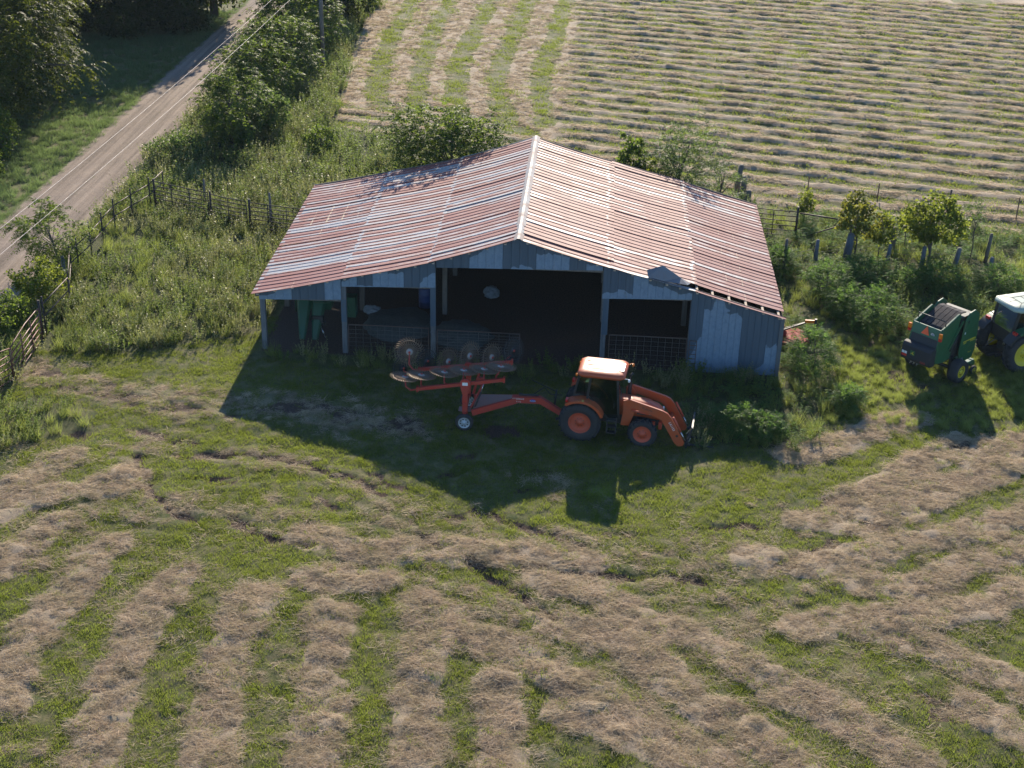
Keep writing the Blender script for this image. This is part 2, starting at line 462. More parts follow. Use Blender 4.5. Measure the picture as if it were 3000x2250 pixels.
def ground_material():
    m, nt, p, out = newmat('mown_ground')
    v = worldpos(nt)
    hay, dirt, weed, fld = (attr(nt, k) for k in ('hay', 'dirt', 'weed', 'field'))
    n1 = noise(nt, .45, 5, .6, v); n2 = noise(nt, 2.6, 6, .65, v); n3 = noise(nt, 16, 6, .75, v)
    fib = noise(nt, 26, 6, .85, worldpos(nt, (1.0, 2.2, 1)), 2.0)
    grass = mixc(nt, maprange(nt, n1, .35, .65), (.055, .082, .016), (.13, .135, .038))
    grass = mixc(nt, maprange(nt, n2, .4, .62), grass, (.19, .165, .08))
    grass = mixc(nt, maprange(nt, n3, .45, .66, 0, .65), grass, (.035, .05, .012))
    grass = mixc(nt, maprange(nt, noise(nt, .9, 4, .6, v), .55, .72, 0, .6), grass, (.26, .205, .11))
    thatch = mixc(nt, maprange(nt, fib, .35, .65), (.16, .115, .075), (.56, .44, .31))
    thatch = mixc(nt, maprange(nt, n2, .5, .75, 0, .5), thatch, (.36, .32, .17))
    c = mixc(nt, weed, grass, mixc(nt, n2, (.03, .045, .012), (.07, .075, .025)))
    k = maprange(nt, math_(nt, 'ADD', hay, math_(nt, 'MULTIPLY', math_(nt, 'SUBTRACT', n3, .5), .7)), .32, .55)
    c = mixc(nt, k, c, thatch)
    soil = mixc(nt, maprange(nt, n3, .35, .65), (.035, .024, .018), (.14, .09, .065))
    k2 = maprange(nt, math_(nt, 'ADD', dirt, math_(nt, 'MULTIPLY', math_(nt, 'SUBTRACT', n3, .5), .7)), .35, .6)
    c = mixc(nt, k2, c, soil)
    nt.links.new(c, p.inputs['Base Color'])
    p.inputs['Roughness'].default_value = .85
    p.inputs['Specular IOR Level'].default_value = .2
    h = math_(nt, 'ADD', math_(nt, 'MULTIPLY', n3, .5), math_(nt, 'MULTIPLY', fib, .5))
    bump(nt, p, h, .9, .09)
    return m
ground = setp(link('ground', ground_me, ground_material()), 'mown hay field and farmyard ground with grass, hay rows and bare soil', 'ground', kind='structure')

# dirt road: a sheet with wheel ruts, laid just above the ground
def road_material():
    m, nt, p, out = newmat('dirt_road_gravel')
    v = worldpos(nt)
    lane = worldpos(nt, (2.6, .06, 1))
    n1 = noise(nt, 1.0, 4, .6, lane); n2 = noise(nt, 3.0, 6, .7, v); n3 = noise(nt, 24, 5, .75, v)
    c = mixc(nt, maprange(nt, n1, .38, .62), (.12, .09, .07), (.30, .235, .185))
    c = mixc(nt, maprange(nt, n2, .42, .66, 0, .7), c, (.21, .155, .118))
    c = mixc(nt, maprange(nt, n3, .52, .66, 0, .6), c, (.42, .35, .28))
    c = mixc(nt, maprange(nt, n3, .3, .42, .5, 0), c, (.09, .065, .05))
    e = attr(nt, 'edge')
    k = maprange(nt, math_(nt, 'ADD', e, math_(nt, 'MULTIPLY', math_(nt, 'SUBTRACT', n2, .5), .9)), .45, .7)
    c = mixc(nt, k, c, (.085, .1, .03))
    nt.links.new(c, p.inputs['Base Color'])
    p.inputs['Roughness'].default_value = .9
    p.inputs['Specular IOR Level'].default_value = .2
    bump(nt, p, math_(nt, 'ADD', n2, math_(nt, 'MULTIPLY', n3, .5)), .7, .05)
    return m
rx = np.linspace(-2.8, 2.8, 40); ry = np.linspace(-45, 110, 330)
RX, RY = np.meshgrid(rx, ry)
cx = -23.85 + (vn(RY * .05, RY * 0, 51) - .5) * .5
prof = .05 * (1 - (RX / 2.8) ** 2) - .06 * np.exp(-((np.abs(RX) - .9) / .26) ** 2)
RZ = prof + (fbm(RX * 2.2, RY * .9, 53, 4) - .5) * .09 - .02 - .09 * sstep(2.2, 2.8, np.abs(RX))
n0 = len(rx)
ii = (np.arange(len(ry) - 1)[:, None] * n0 + np.arange(n0 - 1)[None, :]).ravel()
road_me = fastmesh('dirt_road', np.stack([(RX + cx).ravel(), RY.ravel(), RZ.ravel()], 1), np.stack([ii, ii + 1, ii + 1 + n0, ii + n0], 1),
                   dict(edge=sstep(1.6, 2.6, np.abs(RX)) + .45 * np.exp(-(RX / .28) ** 2)), smooth=True)
setp(link('dirt_road', road_me, road_material()), 'pale brown dirt road with wheel ruts running up the left side', 'road', kind='structure')

# ---------------------------------------------------------------- uncountable cover: grass, hay, weeds (instanced clumps)
def unit(a): return a / np.maximum(np.linalg.norm(a, axis=-1, keepdims=True), 1e-9)

def ribbons(base, d0, d1, length, width, seg=2, droop=0.0, r=rng):
    """thin curved blades: base (n,3), start/end directions (n,3)"""
    n = len(base); rows = []
    side = unit(np.cross(d0, unit(r.normal(size=(n, 3)))))
    p = base.copy()
    for k in range(seg + 1):
        t = k / seg
        w = width * (1 - .85 * t ** 1.5)
        rows.append(p - side * w[:, None] / 2); rows.append(p + side * w[:, None] / 2)
        d = unit(d0 * (1 - t) + d1 * t)
        p = p + d * (length / seg)[:, None]
    V = np.stack(rows, 1)                                            # n, 2(seg+1), 3
    q = []
    for k in range(seg): q.append([2 * k, 2 * k + 1, 2 * k + 3, 2 * k + 2])
    F = (np.arange(n)[:, None, None] * (2 * (seg + 1)) + np.array(q)[None]).reshape(-1, 4)
    return V.reshape(-1, 3), F, np.repeat(r.random(n), 2 * (seg + 1))

def leaves(pos, axis, nrm, L, W, r=rng, fold=.18):
    """diamond leaves folded along the midrib"""
    n = len(pos); axis = unit(axis); side = unit(np.cross(nrm, axis)); up = np.cross(axis, side)
    a = pos; b = pos + axis * (L * .45)[:, None] + side * (W / 2)[:, None] + up * (W * fold)[:, None]
    c = pos + axis * L[:, None]; d = pos + axis * (L * .45)[:, None] - side * (W / 2)[:, None] + up * (W * fold)[:, None]
    V = np.stack([a, b, c, d], 1).reshape(-1, 3)
    i = np.arange(n)[:, None] * 4
    return V, i + np.array([[0, 1, 2, 3]]), np.repeat(r.random(n), 4)

def join(parts):
    V = []; F = []; T = []; b = 0
    for v, f, t in parts:
        V.append(v); F.append(f + b); T.append(t); b += len(v)
    return np.concatenate(V), np.concatenate(F), np.concatenate(T)

def dirs(n, r, up=0.0, spread=1.0):
    a = r.random(n) * 2 * PI
    d = np.stack([np.cos(a) * spread, np.sin(a) * spread, np.full(n, up) + r.normal(size=n) * .15], 1)
    return unit(d)

def proto(name, parts, mat):
    V, F, T = join(parts)
    me = fastmesh(name, V, F, dict(lt=T)); me.materials.append(mat)
    return bpy.data.objects.new(name, me)

def grass_clump(name, n, rad, h0, h1, w, mat, seed):
    r = np.random.default_rng(seed)
    a = r.random(n) * 2 * PI; q = np.sqrt(r.random(n)) * rad
    base = np.stack([np.cos(a) * q, np.sin(a) * q, np.full(n, -.02)], 1)
    d0 = dirs(n, r, 2.2); d1 = dirs(n, r, .5)
    d1 = unit(d0 * .35 + d1)
    return proto(name, [ribbons(base, d0, d1, h0 + (h1 - h0) * r.random(n) ** 1.5, w * (.7 + .6 * r.random(n)), 2, r=r)], mat)

def hay_clump(name, n, rx_, ry_, mat, seed, w=.014, l0=.2, l1=.55, hz=.1):
    r = np.random.default_rng(seed)
    x = r.normal(size=n) * rx_ * .5; y = r.normal(size=n) * ry_ * .5
    z = hz * np.exp(-(x / rx_) ** 2 - (y / ry_) ** 2) * r.random(n)
    a = r.normal(size=n) * .9 + (r.random(n) < .5) * PI
    d0 = unit(np.stack([np.cos(a), np.sin(a), r.normal(size=n) * .14 + .07], 1))
    a2 = a + r.normal(size=n) * .7
    d1 = unit(np.stack([np.cos(a2), np.sin(a2), r.normal(size=n) * .12 - .12], 1))
    return proto(name, [ribbons(np.stack([x, y, z], 1), d0, d1, l0 + (l1 - l0) * r.random(n), w * (.6 + .8 * r.random(n)), 2, r=r)], mat)

def weed_plant(name, h, nst, nlf, ll, lw, mat, seed, spread=.25, up=.35, tops=None, topmat=None):
    r = np.random.default_rng(seed); parts = []
    for s in range(nst):
        a = r.random() * 2 * PI; q = r.random() * spread
        b = np.array([math.cos(a) * q, math.sin(a) * q, 0]); lean = np.array([math.cos(a), math.sin(a), 0]) * (.1 + .35 * r.random())
        hh = h * (.6 + .5 * r.random())
        top = b + lean * hh + np.array([0, 0, hh])
        parts.append(ribbons(np.array([b]), unit(np.array([top - b])), unit(np.array([top - b])), np.array([np.linalg.norm(top - b)]), np.array([.012]), 2, r=r))
        t = .12 + .88 * r.random(nlf) ** .8
        pos = b + (top - b) * t[:, None]
        ax = dirs(nlf, r, up); nm = unit(np.array([0, 0, 1.0]) + r.normal(size=(nlf, 3)) * .45)
        sz = (1.15 - .6 * t) * (.7 + .6 * r.random(nlf))
        parts.append(leaves(pos, ax, nm, ll * sz, lw * sz, r))
    return proto(name, parts, mat)

def fern_plant(name, h, nfr, mat, seed, m=9, ll=.1, lw=.035, spread=.3, droop=.35):
    r = np.random.default_rng(seed)
    a = r.random(nfr) * 2 * PI; q = r.random(nfr) * spread
    base = np.stack([np.cos(a) * q, np.sin(a) * q, h * (.15 + .7 * r.random(nfr))], 1)
    d = unit(np.stack([np.cos(a), np.sin(a), .35 + .6 * r.random(nfr)], 1))
    return proto(name, [fronds(base, d, .35 + .35 * r.random(nfr), droop, m, ll, lw, r)], mat)

def fronds(base, d, L, droop, m, ll, lw, r=rng):
    """pinnate leaves: leaflets in pairs along drooping ribs"""
    n = len(base); L = np.asarray(L) * np.ones(n)
    t = np.repeat(np.linspace(.12, 1, m), 2)[None, :].repeat(n, 0)          # n, 2m
    sgn = np.tile([1, -1], m)[None, :]
    P = base[:, None] + d[:, None] * (L[:, None] * t)[..., None] - np.array([0, 0, 1.0]) * (droop * L[:, None] * t ** 2)[..., None]
    tang = unit(d[:, None] - np.array([0, 0, 1.0]) * (2 * droop * t)[..., None])
    side = unit(np.cross(tang, np.array([0, 0, 1.0])) + r.normal(size=P.shape) * .12)
    ax = unit(tang * .55 + side * sgn[..., None] * .9 - np.array([0, 0, 1.0]) * .25)
    nm = unit(np.cross(side, tang) + r.normal(size=P.shape) * .3)
    sz = (.75 + .5 * r.random(t.shape)) * (1.1 - .45 * t)
    P, ax, nm, sz = P.reshape(-1, 3), ax.reshape(-1, 3), nm.reshape(-1, 3), sz.ravel()
    V, F, T = leaves(P, ax, nm, ll * sz, lw * sz, r)
    T = np.repeat(np.clip(np.repeat(r.random(n), 2 * m) * .7 + .3 * r.random(len(P)), 0, 1), 4)
    return V, F, T

M_GRASS = foliage('short_grass', (.038, .075, .012), (.13, .145, .03), (.28, .34, .05), .46, .55, .18, alt=(.17, .145, .055))
M_LONG = foliage('long_grass', (.06, .10, .022), (.19, .20, .07), (.34, .40, .09), .48, .55, .15)
M_DRY = foliage('dry_hay', (.15, .108, .072), (.70, .55, .40), (.58, .47, .33), .40, .6, .12, alt=(.42, .36, .21))
M_WEED = foliage('broad_weed', (.028, .058, .014), (.115, .15, .04), (.28, .37, .07), .48, .55, .16)
M_FERN = foliage('feathery_weed', (.04, .085, .025), (.10, .16, .05), (.22, .38, .07), .48, .6, .12)
M_PALE = foliage('pale_weed', (.10, .125, .04), (.34, .30, .16), (.36, .38, .12), .42, .42, .35)
M_VERGE = foliage('verge_grass', (.06, .10, .042), (.12, .165, .07), (.22, .31, .10), .42, .5, .35)

def scatter(name, xy, protos, smin, smax, label, tilt=.12, tint=None, zoff=0.0, rotz=None, weights=None, seed=1, cat=None):
    r = np.random.default_rng(seed); n = len(xy)
    z = ground_z(xy[:, 0], xy[:, 1]) + zoff
    me = bpy.data.meshes.new(name)
    me.vertices.add(n); me.vertices.foreach_set('co', np.stack([xy[:, 0], xy[:, 1], z], 1).astype(np.float32).ravel())
    rot = np.stack([r.normal(size=n) * tilt, r.normal(size=n) * tilt, r.random(n) * 2 * PI if rotz is None else rotz], 1)
    a = me.attributes.new('rot', 'FLOAT_VECTOR', 'POINT'); a.data.foreach_set('vector', rot.astype(np.float32).ravel())
    a = me.attributes.new('scl', 'FLOAT', 'POINT')
    s = smin + (smax - smin) * r.random(n)
    if weights is not None: s = s * weights
    a.data.foreach_set('value', s.astype(np.float32))
    a = me.attributes.new('tint', 'FLOAT', 'POINT'); a.data.foreach_set('value', (r.random(n) if tint is None else tint).astype(np.float32))
    a = me.attributes.new('idx', 'INT', 'POINT'); a.data.foreach_set('value', r.integers(0, len(protos), n).astype(np.int32))
    o = link(name, me)
    cc = bpy.data.collections.new(name + '_clumps')
    for p in protos: cc.objects.link(p)
    ng = bpy.data.node_groups.new(name + '_cover', 'GeometryNodeTree')
    ng.interface.new_socket('Geometry', in_out='INPUT', socket_type='NodeSocketGeometry')
    ng.interface.new_socket('Geometry', in_out='OUTPUT', socket_type='NodeSocketGeometry')
    gi = ng.nodes.new('NodeGroupInput'); go = ng.nodes.new('NodeGroupOutput')
    ip = ng.nodes.new('GeometryNodeInstanceOnPoints'); ci = ng.nodes.new('GeometryNodeCollectionInfo')
    ci.inputs['Collection'].default_value = cc
    ci.inputs['Separate Children'].default_value = True; ci.inputs['Reset Children'].default_value = True
    ip.inputs['Pick Instance'].default_value = True
    def na(nm, dt):
        q = ng.nodes.new('GeometryNodeInputNamedAttribute'); q.data_type = dt; q.inputs[0].default_value = nm
        return q.outputs[0]
    L = ng.links.new
    L(gi.outputs[0], ip.inputs['Points']); L(ci.outputs[0], ip.inputs['Instance'])
    L(na('rot', 'FLOAT_VECTOR'), ip.inputs['Rotation']); L(na('scl', 'FLOAT'), ip.inputs['Scale']); L(na('idx', 'INT'), ip.inputs['Instance Index'])
    L(ip.outputs[0], go.inputs[0])
    md = o.modifiers.new('cover', 'NODES'); md.node_group = ng
    return setp(o, label, cat or 'grass', kind='stuff')

def pts_in(x0, x1, y0, y1, dens, fn, seed):
    r = np.random.default_rng(seed)
    n = int((x1 - x0) * (y1 - y0) * dens)
    x = x0 + (x1 - x0) * r.random(n); y = y0 + (y1 - y0) * r.random(n)
    k = r.random(n) < fn(x, y)
    return np.stack([x[k], y[k]], 1)

def in_view(x, y, m=1.5):
    """roughly the ground the photograph covers, with a margin for a step aside"""
    return (x > -11.4 - (y + 24.7) * .395 - m - 2) & (x < 14.6 + (y + 22.3) * .252 + m + 2.5) & (y > -26.5)

offbarn = lambda x, y: 1 - (np.abs(x) < 10.45) * (y > -.15) * (y < 13.1)
onroad = lambda x: (np.abs(x + 23.85) < 2.1)

# mown sward in the near yard
g_protos = [grass_clump('sward_clump', 90, .24, .035, .10, .013, M_GRASS, s) for s in (1, 2, 3)]
def f_near(x, y):
    h, f = hay_mask(x, y)
    return in_view(x, y) * (1 - .85 * h) * (1 - np.clip(dirt_mask(x, y) * 1.3, 0, 1)) * (weed_mask(x, y) < .2) * (1 - onroad(x)) * (.55 + .45 * sstep(.3, .6, fbm(x * .8, y * .8, 61)))
xy = pts_in(-24, 22, -26.5, 3, 26, f_near, 101)
lush = sstep(.35, .65, fbm(xy[:, 0] * .35, xy[:, 1] * .35, 62)) * .7 + .3 * rng.random(len(xy))
scatter('mown_grass', xy, g_protos, .7, 1.35, 'short mown green grass in the yard before the barn', tint=1 - lush, seed=2)
# far field aftermath
def f_far(x, y):
    h, f = hay_mask(x, y)
    return in_view(x, y) * f * (1 - .9 * h)
fg_protos = [grass_clump('stubble_clump', 70, .5, .06, .13, .03, M_GRASS, s) for s in (4, 5)]
xy = pts_in(-18, 48, 12, 74, 2.6, f_far, 102)
scatter('field_grass', xy, fg_protos, .8, 1.4, 'pale green stubble between the hay rows of the far field', tint=.6 + .4 * rng.random(len(xy)), seed=3)

# hay: loose rows
h_protos = [hay_clump('hay_clump', 150, .4, .34, M_DRY, s, w=.010, l0=.12, l1=.42, hz=.05) for s in (11, 12, 13)] + [hay_clump('hay_tuft', 110, .26, .2, M_DRY, 14, w=.010, l0=.1, l1=.35, hz=.12)]
def f_hay(x, y):
    h, f = hay_mask(x, y)
    return in_view(x, y) * h * (y < 3)
xy = pts_in(-22, 22, -26.5, 3, 15, f_hay, 103)
scatter('cut_hay', xy, h_protos, .5, 1.05, 'dry tan cut hay lying in rows across the near yard', tilt=.1, seed=4, cat='hay')
fh_protos = [hay_clump('windrow_clump', 70, .7, .2, M_DRY, s, w=.022, l0=.15, l1=.4, hz=.06) for s in (15, 16)]
def f_hfar(x, y):
    h, f = hay_mask(x, y)
    return in_view(x, y) * h * f
xy = pts_in(-18, 48, 12, 74, 3.6, f_hfar, 104)
scatter('field_hay', xy, fh_protos, .6, 1.2, 'dry hay raked in long rows across the far field', tilt=.06, rotz=-.23 + .25 * rng.normal(size=len(xy)) * np.where(hay_mask(xy[:, 0], xy[:, 1], True) > .5, 1, 8), seed=5, cat='hay')

# thin dry thatch all over the yard
t_protos = [hay_clump('thatch_clump', 36, .4, .4, M_DRY, s, w=.012, l0=.12, l1=.3, hz=.05) for s in (17, 18)]
def f_thatch(x, y):
    h, f = hay_mask(x, y)
    return in_view(x, y) * (1 - h) * (y < -1.5) * (weed_mask(x, y) < .3) * sstep(.42, .66, fbm(x * .35, y * .5, 64)) * (1 - onroad(x)) * sstep(-10, -13, y + 0 * x + (np.abs(x) > 11) * -5)
xy = pts_in(-22, 22, -26.5, -1, 5, f_thatch, 112)
scatter('loose_thatch', xy, t_protos, .6, 1.2, 'thin dry thatch strewn over the mown yard', tilt=.1, zoff=.02, seed=14, cat='thatch')

# weeds
long_p = [grass_clump('tall_grass_clump', 80, .2, .3, .75, .013, M_LONG, s) for s in (21, 22)]
broad_p = [weed_plant('broad_weed_plant', .8, 6, 26, .11, .05, M_WEED, s) for s in (31, 32, 33)]
pale_p = [weed_plant('pale_weed_plant', .95, 8, 22, .095, .05, M_PALE, s, spread=.22, up=.7) for s in (34, 35)]
fern_p = [fern_plant('feathery_weed_plant', .75, 30, M_FERN, s) for s in (36, 37)]
verge_p = [grass_clump('verge_clump', 90, .3, .15, .38, .017, M_VERGE, s) for s in (23, 24)]

def zone(lo, hi, fn=None):
    def g(x, y):
        w = weed_mask(x, y)
        k = in_view(x, y, 3) * (w >= lo) * (w <= hi) * (1 - onroad(x)) * (1 - .8 * np.clip(dirt_mask(x, y), 0, 1))
        return k * (fn(x, y) if fn else 1)
    return g
wts = lambda xy: .55 + .75 * weed_mask(xy[:, 0], xy[:, 1])
xy = pts_in(-24, 36, -11, 75, 1.8, zone(.2, 2, lambda x, y: np.where(weed_mask(x, y) > .8, .35, 1.0)), 105)
scatter('tall_grass', xy, long_p, .6, 1.2, 'long yellowish grass standing among the weeds round the barn', weights=wts(xy), seed=6)
xy = pts_in(-24, 36, -11, 75, 4.4, zone(.3, 2, lambda x, y: np.maximum(sstep(.38, .6, fbm(x * .45, y * .45, 71)), (weed_mask(x, y) > .8) * .75)), 106)
scatter('broadleaf_weeds', xy, broad_p, .55, 1.15, 'dark green leafy weeds growing in the corral and behind the barn', weights=wts(xy), seed=7, cat='weeds')
xy = pts_in(-24, 36, -11, 75, 4.2, zone(.4, 2, lambda x, y: sstep(.4, .58, fbm(x * .4, y * .4, 72)) * (x < 10)), 107)
scatter('pale_weeds', xy, pale_p, .5, 1.1, 'pale flowering weeds scattered over the corral and the road bank', weights=wts(xy), seed=8, cat='weeds')
xy = pts_in(5, 36, -8, 20, 4.0, zone(.3, 2, lambda x, y: np.maximum(sstep(.35, .6, fbm(x * .5, y * .5, 73)), (y < 0) * (x > 6))), 108)
scatter('feathery_weeds', xy, fern_p, .4, .9, 'feathery bright green weeds to the right of the barn', weights=wts(xy) * np.where(xy[:, 1] < 0, .62, 1.0), seed=9, cat='weeds')
def f_verge(x, y): return in_view(x, y, 3) * ((x < -25.2) & (y > 8)) * (1 - onroad(x))
xy = pts_in(-42, -25, 8, 60, 5.0, f_verge, 109)
scatter('verge_grass', xy, verge_p, .6, 1.25, 'smooth blue green grass on the verge left of the dirt road', seed=10)
def f_edge(x, y): return in_view(x, y, 3) * ((np.abs(np.abs(x + 23.85) - 2.3) < .35)) * .8
xy = pts_in(-27, -20.5, -8, 75, 7.0, f_edge, 110)
scatter('road_edge_grass', xy, verge_p, .4, .8, 'tufts of grass along both edges of the dirt road', seed=12)
# rougher growth on the track between the barn and the baler
def f_track(x, y): return in_view(x, y) * (x > 10.5) * (y > -4) * (y < 12) * (weed_mask(x, y) < .2)
xy = pts_in(10, 30, -4, 12, 9.0, f_track, 111)
scatter('track_grass', xy, long_p, .3, .65, 'light green grass flattened on the track beside the barn', tint=.5 + .5 * rng.random(len(xy)), seed=13)

# ---------------------------------------------------------------- barn
def roof_metal():
    """galvanised sheet rusting in bands along the sheets; more rust on the right slope"""
    m, nt, p, out = newmat('rusty_roof_metal')
    g = nd(nt, 'ShaderNodeNewGeometry'); sx = nd(nt, 'ShaderNodeSeparateXYZ'); nt.links.new(g.outputs['Position'], sx.inputs[0])
    X, Y = sx.outputs[0], sx.outputs[1]
    band = math_(nt, 'FLOOR', math_(nt, 'MULTIPLY', math_(nt, 'ADD', Y, 50.3), 1 / .3694))
    row = math_(nt, 'FLOOR', math_(nt, 'MULTIPLY', X, 1 / 3.46))
    yf = math_(nt, 'FRACT', math_(nt, 'MULTIPLY', math_(nt, 'ADD', Y, 50.3), 1 / .3694))
    cb = nd(nt, 'ShaderNodeCombineXYZ'); nt.links.new(band, cb.inputs[0]); nt.links.new(row, cb.inputs[1])
    wn = nd(nt, 'ShaderNodeTexWhiteNoise', noise_dimensions='2D'); nt.links.new(cb.outputs[0], wn.inputs[0])
    cb2 = nd(nt, 'ShaderNodeCombineXYZ'); nt.links.new(band, cb2.inputs[0])
    wn2 = nd(nt, 'ShaderNodeTexWhiteNoise', noise_dimensions='2D'); nt.links.new(cb2.outputs[0], wn2.inputs[0])
    st = noise(nt, 1.0, 5, .62, worldpos(nt, (.16, 3.2, .16)), .25)
    st2 = noise(nt, 1.0, 5, .7, worldpos(nt, (.8, 8.0, .8)), .4)
    fine = noise(nt, 14, 4, .7, worldpos(nt))
    v = math_(nt, 'ADD', math_(nt, 'MULTIPLY', wn.outputs[0], .42), math_(nt, 'MULTIPLY', wn2.outputs[0], .2))
    v = math_(nt, 'ADD', v, math_(nt, 'MULTIPLY', math_(nt, 'SUBTRACT', yf, .5), .34))
    v = math_(nt, 'ADD', v, math_(nt, 'MULTIPLY', math_(nt, 'SUBTRACT', st, .5), .8))
    v = math_(nt, 'ADD', v, math_(nt, 'MULTIPLY', math_(nt, 'SUBTRACT', st2, .5), .55))
    blot = noise(nt, .9, 4, .6, worldpos(nt))
    v = math_(nt, 'ADD', v, math_(nt, 'MULTIPLY', math_(nt, 'SUBTRACT', blot, .5), .5))
    side = maprange(nt, X, -.6, .6, .03, -.12)
    v = math_(nt, 'ADD', v, side)
    # bare zinc shows again where the sheets lap
    ax = math_(nt, 'ABSOLUTE', X)
    lap = None
    for s in (3.46, 6.9):
        d = math_(nt, 'ABSOLUTE', math_(nt, 'SUBTRACT', ax, s))
        k = maprange(nt, d, .03, .12, .32, 0)
        lap = k if lap is None else math_(nt, 'ADD', lap, k)
    v = math_(nt, 'ADD', v, math_(nt, 'MULTIPLY', lap, maprange(nt, noise(nt, 3.1, 2, .5, worldpos(nt, (.4, 1.6, 1))), .42, .6)))
    zinc = maprange(nt, v, .44, .49)
    rust = mixc(nt, maprange(nt, st2, .35, .65), (.20, .062, .054), (.30, .112, .10))
    rust = mixc(nt, maprange(nt, fine, .5, .7, 0, .5), rust, (.32, .15, .11))
    rust = mixc(nt, maprange(nt, noise(nt, .35, 3, .5, worldpos(nt)), .4, .7, 0, .6), rust, (.25, .12, .115))
    halo = maprange(nt, v, .36, .45)
    rust = mixc(nt, math_(nt, 'MULTIPLY', halo, .5), rust, (.32, .17, .10))
    zc = mixc(nt, maprange(nt, fine, .35, .7), (.27, .265, .27), (.42, .41, .415))
    nt.links.new(mixc(nt, zinc, rust, zc), p.inputs['Base Color'])
    nt.links.new(maprange(nt, zinc, 0, 1, .6, .5), p.inputs['Roughness'])
    nt.links.new(maprange(nt, zinc, 0, 1, .0, .2), p.inputs['Metallic'])
    p.inputs['Specular IOR Level'].default_value = .25
    bump(nt, p, math_(nt, 'ADD', st2, fine), .15, .01)
    return m

def wall_metal():
    m, nt, p, out = newmat('weathered_wall_metal')
    oi = nd(nt, 'ShaderNodeObjectInfo')
    v = worldpos(nt, (1, 1, .75))
    big = noise(nt, 1.15, 3, .45, v, .4); fine = noise(nt, 7, 6, .75, v); st = noise(nt, 1.0, 5, .7, worldpos(nt, (9, 9, .5)))
    # each sheet is bare below a ragged line of its own and dark above it
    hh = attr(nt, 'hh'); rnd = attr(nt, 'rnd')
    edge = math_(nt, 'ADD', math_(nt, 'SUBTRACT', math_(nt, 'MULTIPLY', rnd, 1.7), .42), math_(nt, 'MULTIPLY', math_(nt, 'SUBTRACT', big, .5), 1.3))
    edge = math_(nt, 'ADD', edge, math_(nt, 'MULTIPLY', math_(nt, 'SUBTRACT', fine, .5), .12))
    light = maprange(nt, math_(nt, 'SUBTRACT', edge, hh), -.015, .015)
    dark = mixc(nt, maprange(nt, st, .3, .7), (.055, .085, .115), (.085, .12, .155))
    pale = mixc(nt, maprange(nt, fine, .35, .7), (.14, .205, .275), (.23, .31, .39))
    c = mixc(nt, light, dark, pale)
    c = mixc(nt, maprange(nt, math_(nt, 'ADD', fine, math_(nt, 'MULTIPLY', st, .3)), .72, .86, 0, .55), c, (.10, .095, .09))
    nt.links.new(c, p.inputs['Base Color'])
    p.inputs['Roughness'].default_value = .6
    p.inputs['Metallic'].default_value = .15
    bump(nt, p, fine, .1, .01)
    return m

def timber(name, a, b):
    m, nt, p, out = newmat(name)
    n1 = noise(nt, 1.0, 5, .65, worldpos(nt, (14, 14, 1.3)), .5); n2 = noise(nt, 2.2, 4, .6, worldpos(nt))
    c = mixc(nt, maprange(nt, n1, .3, .7), a, b)
    c = mixc(nt, maprange(nt, n2, .5, .75, 0, .5), c, tuple(x * .45 for x in a))
    nt.links.new(c, p.inputs['Base Color']); p.inputs['Roughness'].default_value = .85
    bump(nt, p, n1, .3, .015)
    return m

M_ROOF = roof_metal(); M_WALL = wall_metal()
M_ZINC = paint('bare_zinc', (.30, .30, .305), .65, .8, (.34, .2, .14), .1, 1.6)
M_POST = timber('weathered_grey_timber', (.085, .09, .095), (.17, .18, .185))
M_DARKPOST = timber('dark_old_timber', (.10, .085, .07), (.2, .17, .14))
M_LUMBER = timber('pale_lumber', (.38, .29, .2), (.58, .47, .35))

RL = [(-10.51, 2.52), (-6.86, 3.36), (-3.36, 4.21), (0, 5.33), (3.59, 4.33), (6.91, 3.52), (10.45, 2.54)]
def roof_z(x): return float(np.interp(x, [p[0] for p in RL], [p[1] for p in RL]))
YF, YB, NS = -.30, 13.0, 18
CW = (YB - YF) / NS

barn = setp(empty('barn', (0, 0, 0)), 'open fronted barn with rusty metal gable roof and blue grey sheet walls', 'barn')

def roof_sheet_mesh(name, xa, za, xb, zb, w, nseg=4, sag=.02, ext=.0, lift=.0):
    """xa,za = upper end; ribs run down the slope"""
    dx, dz = xb - xa, zb - za; L = math.hypot(dx, dz); ux, uz = dx / L, dz / L
    nxn, nz = (-uz, ux) if -uz * 0 + ux > 0 else (uz, -ux)
    if nz < 0: nxn, nz = -nxn, -nz
    rib = .02; hw = .026
    ribs = [0.0, w / 2, w] if w > .5 else [0.0, w]
    ys = []
    for i, r in enumerate(ribs):
        if i == 0: ys += [(0, rib), (hw, 0)]
        elif i == len(ribs) - 1: ys += [(r - hw, 0), (r, rib), (r + .02, rib * .3)]
        else: ys += [(r - hw, 0), (r - .012, rib), (r + .012, rib), (r + hw, 0)]
    V = []; ts = [k / nseg for k in range(nseg + 1)]
    for t in ts:
        s = t * (L + ext)
        sg = -sag * math.sin(PI * min(t, 1)) + lift
        for y, h in ys: V.append((xa + ux * s + nxn * (h + sg), y, za + uz * s + nz * (h + sg)))
    n = len(ys); F = []
    for k in range(nseg):
        for j in range(n - 1): F.append((k * n + j, k * n + j + 1, (k + 1) * n + j + 1, (k + 1) * n + j))
    mb = MB(); mb.add(V, F)
    me = mb.mesh(name); me.materials.append(M_ROOF)
    return me

